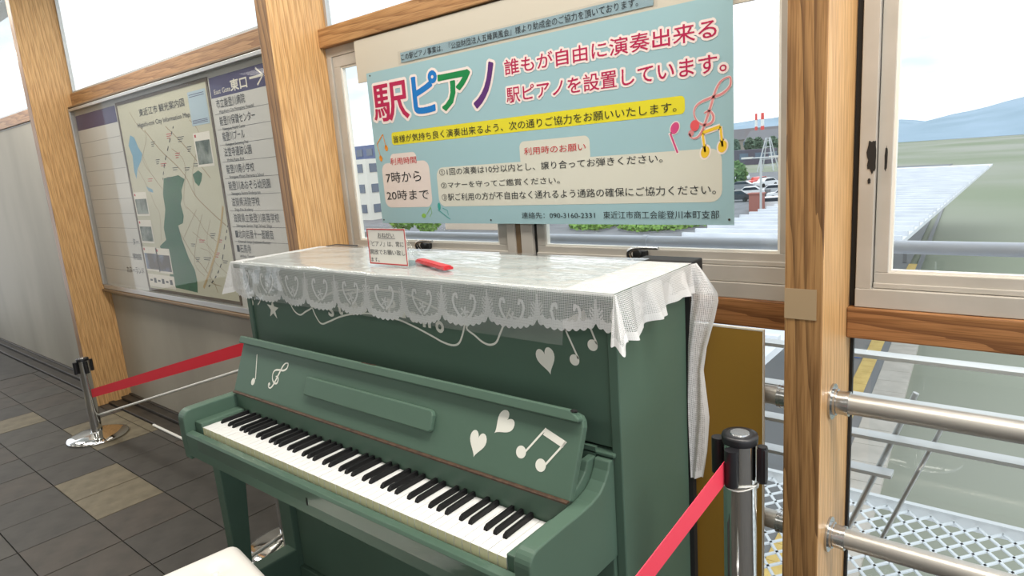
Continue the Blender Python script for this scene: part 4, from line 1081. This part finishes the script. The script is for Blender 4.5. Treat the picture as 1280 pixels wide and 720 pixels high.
# ---- stool
st = thing('piano_stool', 'white tufted leatherette piano stool with dark legs', 'stool', (.57, -.27, 0))
def cushion():
    x0, x1, y0, y1 = .300, .860, -.440, -.105; nx, ny = 84, 52; V = []; F = []
    btn = [(x0 + .105 + .175*i, y1 - .095 - .145*j) for i in range(3) for j in range(2)]
    for j in range(ny+1):
        for i in range(nx+1):
            a = i/nx*2-1; b_ = j/ny*2-1
            x = (x0+x1)/2 + a*(x1-x0)/2; y = (y0+y1)/2 + b_*(y1-y0)/2
            ex = min(x-x0, x1-x); ey = min(y-y0, y1-y); r = .035
            e = min(1, ex/r); f_ = min(1, ey/r)
            z = .452 + .052*math.sqrt(max(0, 1-(1-e)**2))**.8*math.sqrt(max(0, 1-(1-f_)**2))**.8
            for bx, by in btn: z -= .016*math.exp(-((x-bx)**2+(y-by)**2)/.0007)
            # rounded plan corners
            cr_ = .03
            if ex < cr_ and ey < cr_:
                dx = cr_-ex; dy = cr_-ey; L_ = math.hypot(dx, dy)
                if L_ > cr_:
                    kx_ = cr_/L_; x += (1 if a < 0 else -1)*(dx - dx*kx_); y += (1 if b_ < 0 else -1)*(dy-dy*kx_)
            V.append((x, y, z))
    for j in range(ny):
        for i in range(nx): k = j*(nx+1)+i; F.append((k, k+1, k+nx+2, k+nx+1))
    mb = MB(); mb.add(V, F, 0, True); mb.prism(rrect(x0+.002, x1-.002, y0+.002, y1-.002, .03), lambda p, q, t: (p, q, t), .425, .4525)
    obj('cushion', mb, M['stool'], st)
    for bx, by in btn:
        obj('button', MB().lathe([(.011, .0), (.010, .003), (.006, .005), (.002, .0058)], (bx, by, .4895), 16), M['stool'], st)
cushion()
obj('seat_frame', MB().box(.315, .845, -.425, -.12, .385, .4245), M['darkwood'], st, .004)
for x in (.335, .825):
    for y in (-.405, -.14): obj('leg', MB().tube([(x, y, .001), (x, y, .385)], [.016, .022], 12), M['darkwood'], st)

st.location = (.544, -.286, 0); st.rotation_euler = (0, 0, math.radians(-8))

# ================================================================== OUTSIDE: distance haze is put into the pale colours
GZ = -6.0
def og(u, v, z=GZ): return onz(u, v, z)
A_ = mat('asphalt', rgb(128, 130, 134), .9, col2=rgb(112, 114, 118), noise_scale=.6)
grd = obj('ground', MB().box(-420, 120, 9.0, 620, GZ - .3, GZ - .12), mat('pale_ground', rgb(150, 152, 140), .9, col2=rgb(120, 132, 104), noise_scale=.02)); struct(grd)
road = obj('forecourt', MB().box(-120, -14, 40, 165, GZ - .12, GZ - .02), A_); struct(road)
# platform: rail line runs almost along y
pav = mat('platform_slab', rgb(198, 192, 182), .85, col2=rgb(184, 178, 168), noise_scale=2)
tac = mat('tactile_yellow', rgb(228, 198, 122), .8, col2=rgb(214, 182, 108), noise_scale=3)
gry = mat('platform_grey', rgb(128, 130, 132), .85)
D = Vector((-.0747, .9971, 0)).normalized(); Nn = Vector((D.y, -D.x, 0))
org = Vector((-1.87, 19.85, GZ))                     # on the right edge of the tactile strip
def PF(a, b_, t): p = org + Nn*a + D*b_; return (p.x, p.y, GZ + t)
pf = thing('railway_platform', 'station platform with yellow tactile strip below the window', 'platform', PF(-1, 0, 0))
def pslab(name, a0, a1, b0, b1, t0, t1, mt): return obj(name, MB().prism([(a0, b0), (a1, b0), (a1, b1), (a0, b1)], PF, t0, t1), mt, pf)
pslab('paving', -7.0, -.42, -16, 60, -1.0, -.02, gry)
for k in range(40):
    b0 = -16 + 1.0*k
    for a0 in (0, .30, ):
        pass
for k in range(60):      # yellow tactile slabs, one by one
    b0 = -14 + .4*k*1.5
    pslab('tactile_slab', -.44, -.02, b0, b0 + .585, -.3, 0.0, tac)
pslab('grey_band', -.02, .20, -16, 60, -.5, -.008, gry)
for k in range(34):
    b0 = -15 + 1.0*k; pslab('edge_slab', .205, 1.03, b0 + .01, b0 + .99, -.3, .002, pav)
pslab('edge_wall', .20, .98, -16, 60, -1.0, -.3, gry)
bl0 = MB().prism(rrect(-.74, -.50, 3.0, 3.5, .02), PF, .0, .004)
si = obj('floor_marking', bl0, mat('marking_blue', rgb(64, 116, 190), .6), pf); si['label'] = 'blue square floor mark'
# ballast, rails
bal = obj('track_bed', MB().prism([(1.03, -18), (7.0, -18), (7.0, 60), (1.03, 60)], PF, -1.3, -1.12), mat('ballast', rgb(96, 84, 72), .95, col2=rgb(60, 52, 44), noise_scale=14, bump=.6, bscale=20)); struct(bal)
rl = thing('railway_track', 'rusty railway track beside the platform edge', 'track', PF(2.3, 0, -1.1))
rust = mat('rusty_rail', rgb(104, 78, 60), .6, .4)
for a in (1.75, 2.82): obj('rail', MB().prism([(a-.035, -18), (a+.035, -18), (a+.035, 60), (a-.035, 60)], PF, -1.06, -.93), rust, rl)
slp = MB().prism([(1.35, 0), (3.2, 0), (3.2, .24), (1.35, .24)], lambda p, q, t: PF(p, q, t), -1.115, -1.06)
slm = None
for k in range(50):
    mb = MB().prism([(1.35, -17+.62*k), (3.2, -17+.62*k), (3.2, -16.76+.62*k), (1.35, -16.76+.62*k)], PF, -1.115, -1.06); obj('sleeper', mb, gry, rl)

# platform canopy roof with raised seams
cv = thing('platform_canopy', 'long pale corrugated canopy roof over the platform', 'roof', (-4.2, 20, -1.6))
croof = mat('canopy_sheet', rgb(222, 225, 230), .6, col2=rgb(208, 212, 218), noise_scale=1)
obj('roof_sheet', MB().add([(-7.4, 7.2, -1.62), (-.95, 7.2, -1.62), (-.95, 7.2, -1.5), (-7.4, 7.2, -1.5), (-7.9, 62, -1.62), (-1.5, 62, -1.62), (-1.5, 62, -1.5), (-7.9, 62, -1.5)],
    [(0,1,2,3),(7,6,5,4),(0,4,5,1),(3,2,6,7),(0,3,7,4),(1,5,6,2)]), croof, cv)
for k in range(46):
    y = 7.6 + 1.1*k; xl = -7.4 - .5*(y-7.2)/55 - .05; xr = -.95 - .55*(y-7.2)/55
    obj('roof_seam', MB().box(xl, xr, y, y + .12, -1.5, -1.36), croof, cv)
obj('gutter', MB().tube([(-7.52, 7.2, -1.6), (-8.0, 62, -1.6)], .09, 10), gry, cv)
for y in (12, 22, 32, 42): obj('column', MB().box(-4.3, -4.1, y, y + .2, GZ, -1.62), gry, cv)

# expanded-metal deck outside the window, with flat rails above it
def mesh_deck():
    V = []; F = []
    y0, y1, z = 1.02, 1.95, -.02
    mb = MB()
    W2, H2 = .038, .050       # half cell along x / y
    xs0, xs1 = .6, 3.4
    nyy = int((y1-y0)/H2)
    def strand(p, q, wd=.010):
        d = (q-p); n_ = Vector((-d.y, d.x, 0)).normalized()*wd/2
        o = len(mb.v)
        mb.v += [tuple(p+n_), tuple(p-n_), tuple(q-n_), tuple(q+n_), tuple(p+n_-Vector((0, 0, .006))), tuple(p-n_-Vector((0, 0, .006))), tuple(q-n_-Vector((0, 0, .006))), tuple(q+n_-Vector((0, 0, .006)))]
        for f_ in ((0,1,2,3),(4,7,6,5),(0,3,7,4),(1,5,6,2)): mb.f.append([o+i for i in f_]); mb.m.append(0); mb.sm.append(False)
    j = 0
    y = y0
    while y < y1 - 1e-6:
        x = xs0 + (W2 if j % 2 else 0)
        while x < xs1:
            strand(Vector((x, y, z)), Vector((x + W2, y + H2, z))); strand(Vector((x, y, z)), Vector((x - W2, y + H2, z)))
            x += 2*W2
        y += H2; j += 1
    return mb
MZ = None
md = obj('mesh_deck', mesh_deck(), M['mesh']); md.location = (0, 0, 0)
tag(md, 'white expanded metal mesh deck outside below the pipes', 'mesh', kind='stuff')
dk_ = thing('deck_frame', 'galvanised frame and flat rails outside the low window', 'railing', (2, 1.1, 0))
obj('edge_bar', MB().box(.55, 3.45, 1.985, 2.01, -.05, .0), M['rail'], dk_)
obj('edge_bar', MB().box(.55, 3.45, .995, 1.018, -.05, .0), M['rail'], dk_)
for z in (.889, .764, .656): obj('flat_rail', MB().box(.4, 3.45, 1.06, 1.105, z - .006, z + .004), M['rail'], dk_)
obj('flat_rail', MB().box(.4, 1.695, 1.06, 1.105, .546, .556), M['rail'], dk_)
o = obj('brace', MB().tube([(1.57, 1.13, .30), (1.735, 1.13, .78)], .008, 8).tube([(1.66, 1.13, .30), (1.80, 1.13, .70)], .006, 8), M['alu'], dk_)
obj('stanchion', MB().box(.44, .47, 1.105, 1.135, -.05, .9), M['rail'], dk_)
obj('stanchion', MB().box(2.3, 2.33, 1.105, 1.135, -.05, .9), M['rail'], dk_)
obj('brace', MB().tube([(1.03, 1.13, .60), (1.30, 1.13, .88)], .006, 8), M['rail'], dk_)
gp = thing('outer_pipe', 'grey guard pipe running outside just under the window', 'pipe', (.7, 1.5, 1.12))
obj('pipe', MB().tube([(-6, 1.5, 1.12), (4, 1.5, 1.12)], .021, 20), M['pipe_grey'], gp)
rj = MB(); [rj.tube([(x, 1.5, 1.12), (x + .02, 1.5, 1.12)], .024, 20) for x in (-1.7, .735, 3.1)]; obj('joint_ring', rj, M['pipe_grey'], gp)
obj('bracket', MB().box(-3.02, -3.0, 1.49, 1.51, -.05, 1.10).box(3.5, 3.52, 1.49, 1.51, -.05, 1.10), M['rail'], gp)
slab_ = obj('wall_outer_ledge', MB().box(-8, 6, .842, .99, -.3, -.02), M['rail']); struct(slab_)

# ---- town
def bld(u0, v_base, w_, d_, h_, col, label, roof=None, rows_=3, cols_=5, dist=None, z=GZ):
    base = og(u0, v_base); t_ = thing('building', label, 'building', (base.x, base.y, GZ)); x, y = base.x, base.y
    wm = mat('wall_paint', col, .85)
    obj('wall', MB().box(x - w_/2, x + w_/2, y, y + d_, GZ - .1, GZ + h_), wm, t_)
    if roof:
        rm = mat('roof_tiles', roof, .8)
        obj('roof', MB().prism([(y - .8, GZ + h_), (y + d_ + .8, GZ + h_), (y + d_/2, GZ + h_ + d_*.28)], lambda p, q, t: (t, p, q), x - w_/2 - .8, x + w_/2 + .8), rm, t_)
    gm = M['bwin']
    wme = MB().box(-w_/cols_*.28, w_/cols_*.28, -.12, .05, 0, h_/rows_*.42).mesh('window', gm)
    wmr = MB().box(-.12, .05, -d_/3*.28, d_/3*.28, 0, h_/rows_*.42).mesh('window', gm)
    for r in range(rows_):
        for c in range(cols_): link('window', wme, t_, (-w_/2 + w_*(c+.5)/cols_, 0, h_*(r+.35)/rows_))
        for c in range(3): link('window', wmr, t_, (w_/2 + .06, d_*(c+.5)/3, h_*(r+.35)/rows_))
    return t_
M['bwin'] = mat('far_window', rgb(96, 112, 130), .3)
bld(926, 199, 34, 18, 9, rgb(150, 140, 132), 'brown tiled house behind the car park', rgb(108, 104, 106), 2, 6)
bld(966, 201, 20, 14, 8, rgb(190, 186, 180), 'low grey house right of the brown one', rgb(120, 120, 124), 2, 4)
bld(930, 206, 16, 10, 5, rgb(96, 92, 104), 'dark flat shed at the far edge of the car park', None, 1, 3)
bld(938, 193.4, 90, 30, 13, rgb(225, 228, 230), 'long white factory building below the hill', None, 3, 10)
bld(458, 262, 15, 9, 12.2, rgb(92, 112, 150), 'blue building left of the poster edge', None, 4, 5)
bld(430, 275, 14, 9, 9.2, rgb(224, 222, 212), 'white building in front of the blue building', None, 3, 4)
bld(596, 287, 10, 6, 3.2, rgb(214, 196, 176), 'pale beige house behind the garden bushes', None, 1, 3)
# trees & bushes
leafm = [mat('leaves_%s' % n, c, .8, col2=c2, noise_scale=3, lo=.3, hi=.7) for n, c, c2 in (('bright', rgb(140, 176, 84), rgb(100, 142, 58)), ('mid', rgb(112, 146, 88), rgb(82, 114, 64)), ('far', rgb(120, 140, 120), rgb(96, 118, 100)))]  # far set: haze painted in as a paler green
bark = mat('bark', rgb(90, 76, 60), .9)
def crown(mb, c, r, rz, seed, n=220, leaf=.25):
    rnd = random.Random(seed)
    for k in range(n):
        a = rnd.uniform(0, 2*math.pi); q = rnd.uniform(-1, 1); rr = rnd.uniform(.55, 1)**.5
        p = Vector((c[0] + r*rr*math.sqrt(1-q*q)*math.cos(a), c[1] + r*rr*math.sqrt(1-q*q)*math.sin(a), c[2] + rz*rr*q))
        t1 = Vector((rnd.uniform(-1, 1), rnd.uniform(-1, 1), rnd.uniform(-1, 1))).normalized(); t2 = t1.orthogonal().normalized()
        s_ = leaf*rnd.uniform(.7, 1.3); mb.add([p - t1*s_, p + t2*s_*.6, p + t1*s_, p - t2*s_*.6], [(0, 1, 2, 3)])
def tree(u, v, r, h_, label, lm, group=None, seed=1, leaf=.35):
    b_ = og(u, v); t_ = thing('tree', label, 'tree', (b_.x, b_.y, GZ - .1), group)
    obj('trunk', MB().tube([(b_.x, b_.y, GZ - .1), (b_.x, b_.y, GZ + h_*.6)], [.16*h_/5, .09*h_/5], 8), bark, t_)
    mb = MB(); crown(mb, (b_.x, b_.y, GZ + h_ - r*.9), r, r*.9, seed, 500, leaf); obj('crown', mb, lm, t_)
tree(505, 296, 1.6, 3.6, 'bright green garden tree under the left part of the poster', leafm[0], None, 4, .25)
tree(537, 297, 1.5, 3.3, 'bright green garden tree right of the first one', leafm[0], None, 9, .25)
tree(915, 232, 2.6, 4.4, 'round green tree at the left edge of the car park view', leafm[1], None, 12, .5)
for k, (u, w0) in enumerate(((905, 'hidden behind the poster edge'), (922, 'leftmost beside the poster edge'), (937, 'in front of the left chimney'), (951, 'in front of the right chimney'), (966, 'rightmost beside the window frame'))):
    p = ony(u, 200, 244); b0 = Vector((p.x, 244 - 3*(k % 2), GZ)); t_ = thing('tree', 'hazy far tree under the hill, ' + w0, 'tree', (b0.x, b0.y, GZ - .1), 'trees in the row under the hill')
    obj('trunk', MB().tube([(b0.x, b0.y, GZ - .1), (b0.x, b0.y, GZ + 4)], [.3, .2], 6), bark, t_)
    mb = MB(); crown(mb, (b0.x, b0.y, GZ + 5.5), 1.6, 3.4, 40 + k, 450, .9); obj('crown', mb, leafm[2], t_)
# green islands in the forecourt
def island(pts, label, seed):
    P3 = [og(*p) for p in pts]; c = sum(P3, Vector())/len(P3)
    t_ = thing('hedge_bed', label, 'hedge', (c.x, c.y, GZ))
    obj('kerb', MB().prism([(p.x, p.y) for p in P3], lambda a, b_, t: (a, b_, t), GZ - .1, GZ + .12), gry, t_)
    mb = MB(); rnd = random.Random(seed)
    xs = [p.x for p in P3]; ys = [p.y for p in P3]
    def inside(x, y):
        r = False; j = len(P3)-1
        for i in range(len(P3)):
            if (P3[i].y > y) != (P3[j].y > y) and x < (P3[j].x-P3[i].x)*(y-P3[i].y)/(P3[j].y-P3[i].y)+P3[i].x: r = not r
            j = i
        return r
    n = 0
    while n < 3500:
        x = rnd.uniform(min(xs), max(xs)); y = rnd.uniform(min(ys), max(ys))
        if not inside(x, y): continue
        n += 1; p = Vector((x, y, GZ + .15 + rnd.uniform(0, .5))); t1 = Vector((rnd.uniform(-1, 1), rnd.uniform(-1, 1), rnd.uniform(-.6, 1))).normalized(); t2 = t1.orthogonal().normalized(); s_ = rnd.uniform(.12, .28)
        mb.add([p-t1*s_, p+t2*s_*.7, p+t1*s_, p-t2*s_*.7], [(0, 1, 2, 3)])
    obj('foliage', mb, leafm[0], t_)
island([(712, 287), (716, 282), (740, 277), (800, 275), (800, 279), (770, 284), (748, 290), (722, 289)], 'bright green hedge bed, left one in the station forecourt', 3)
island([(772, 288), (800, 281), (868, 277), (884, 283), (850, 289), (800, 292)], 'bright green hedge bed, right one nearest the canopy roof', 5)
# hill
hm = MB(); V = []; F = []
nx, ny = 60, 6
hc = ony(945, 170, 520)
for j in range(ny+1):
    for i in range(nx+1):
        x = hc.x - 420 + 840*i/nx; y = 520 + 60*j
        z = GZ + (26 + 9*math.sin(i*.31+.6) + 6*noise.noise((i*.35, 0, 0)) + 5*noise.noise((i*.9, 3, 0))) * math.sin(math.pi*min(1, (j+.0)/ny*1.0)*.5 + 0) if j else GZ
        V.append((x, y, z))
for j in range(ny):
    for i in range(nx): k = j*(nx+1)+i; F.append((k, k+1, k+nx+2, k+nx+1))
hm.add(V, F, 0, True); o = obj('hill', hm, mat('hazy_hill', rgb(150, 172, 190), .95, col2=rgb(136, 160, 176), noise_scale=.02)); struct(o)  # blue-grey haze painted into the hill colour
# chimneys
wr = (mat('mast_white', rgb(236, 236, 236), .7), mat('mast_red', rgb(226, 92, 88), .7))
def chimney(u, vb, vt, rad, label):
    b_ = ony(u, vb, 300); t0 = ony(u, vt, 300); t_ = thing('chimney', label, 'chimney', (b_.x, 300, GZ))
    n = 7; z0 = GZ; z1 = t0.z
    for k in range(n):
        a, c = z0 + (z1-z0)*k/n, z0 + (z1-z0)*(k+1)/n
        obj('band', MB().lathe([(rad*(1-.05*k), a), (rad*(1-.05*(k+1)), c)], (b_.x, 300, 0), 14), wr[k % 2 == 0], t_)
chimney(945.2, 180, 142, .75, 'left red and white striped chimney on the horizon')
chimney(953, 180, 141, 1.0, 'right red and white striped chimney on the horizon')
# pylon behind
py = thing('lattice_pylon', 'thin grey lattice pylon beyond the car park', 'pylon', (ony(960, 205, 170).x, 170, GZ)); bx = ony(960, 205, 170).x; zt2 = ony(960, 172, 170).z
mb = MB()
for sx_ in (-1, 1):
    for sy_ in (-1, 1): mb.tube([(bx + 2*sx_, 170 + 2*sy_, GZ), (bx + .4*sx_, 170 + .4*sy_, zt2)], .16, 5)
for k in range(5):
    z = GZ + (zt2-GZ)*(k+1)/5.5; r_ = 2 - 1.6*(k+1)/5.5; mb.box(bx - r_, bx + r_, 169.9, 170.1, z-.1, z+.1)
obj('lattice', mb, M['rail'], py)
# street lamp
lb = og(951, 276); lz = GZ + (lb - CAM).length * 72/FPX*1.0
sl = thing('street_lamp', 'tall grey street lamp with two arms in the car park', 'street lamp', (lb.x, lb.y, GZ))
obj('pole', MB().tube([(lb.x, lb.y, GZ), (lb.x, lb.y, lz)], .11, 10), M['rail'], sl)
obj('arm', MB().tube([(lb.x - 1.3, lb.y, lz), (lb.x + 1.3, lb.y, lz)], .07, 8), M['rail'], sl)
for s_ in (-1, 1): obj('lamp_head', MB().box(lb.x + s_*1.3 - .5, lb.x + s_*1.3 + .5, lb.y - .2, lb.y + .2, lz - .05, lz + .12), M['signwhite'], sl)
bp_ = og(944, 265); o = obj('brick_pillar', MB().box(bp_.x - .7, bp_.x + .7, bp_.y, bp_.y + 1, GZ, GZ + 1.9).box(bp_.x - .8, bp_.x + .8, bp_.y - .1, bp_.y + 1.1, GZ + 1.9, GZ + 2.05), mat('brick_red', rgb(166, 110, 100), .8), bevel=.02)
recenter(o, (bp_.x, bp_.y, GZ)); tag(o, 'brick red gate pillar at the near side of the car park', 'pillar')
fw = obj('forecourt_wall', MB().box(-60, -28, 92, 92.4, GZ - .02, GZ + .9), gry); struct(fw)
# cars
carmat = {n: mat('car_' + n, c, .3, coat=.6) for n, c in (('white', rgb(236, 238, 240)), ('red', rgb(214, 70, 60)), ('grey', rgb(130, 134, 140)), ('black', rgb(50, 52, 58)), ('silver', rgb(196, 200, 204)))}
cg = mat('car_glass', rgb(50, 60, 70), .15)
cbody = [(-2.1, .3), (-2.1, .75), (-1.95, .88), (-1.1, .95), (-.6, 1.4), (.9, 1.45), (1.6, 1.0), (2.05, .92), (2.12, .5), (2.12, .3)]
cbm = {n: MB().prism(cbody, lambda p, q, t: (p, t, q), -.82, .82).mesh('body', m_) for n, m_ in carmat.items()}
cgm = MB().prism([(-1.02, .97), (-.58, 1.34), (.85, 1.38), (1.42, 1.0)], lambda p, q, t: (p, t, q), -.835, .835).mesh('side_windows', cg)
whm = MB().tube([(0, -.1, 0), (0, .1, 0)], .31, 14).mesh('wheel', M['blackm'])
def car(u, v, col, label, rz=.2):
    b_ = og(u, v); t_ = thing('car', label, 'car', (b_.x, b_.y, GZ - .018), 'cars in the car park'); t_.rotation_euler = (0, 0, rz)
    link('body', cbm[col], t_); link('side_windows', cgm, t_)
    for x in (-1.3, 1.35):
        for y in (-.78, .78): link('wheel', whm, t_, (x, y, .31))
car(923, 225, 'white', 'white car parked far left in the car park row', .15)
car(926, 237.5, 'grey', 'dark grey car behind the nearest white one', .15)
car(948, 231, 'red', 'red car, the only one in the car park', 1.2)
car(957, 233, 'white', 'white car just right of the red car', 1.1)
car(936, 246, 'white', 'nearest white car left of the brick pillar', .3)
car(918, 252, 'black', 'dark car at the poster edge, lower left', .3)
car(966, 243, 'silver', 'silver car at right beyond the street lamp', .3)
car(980, 249, 'white', 'white car at the right edge of the window view', .3)
car(962, 262, 'white', 'white car nearest the canopy roof', .3)
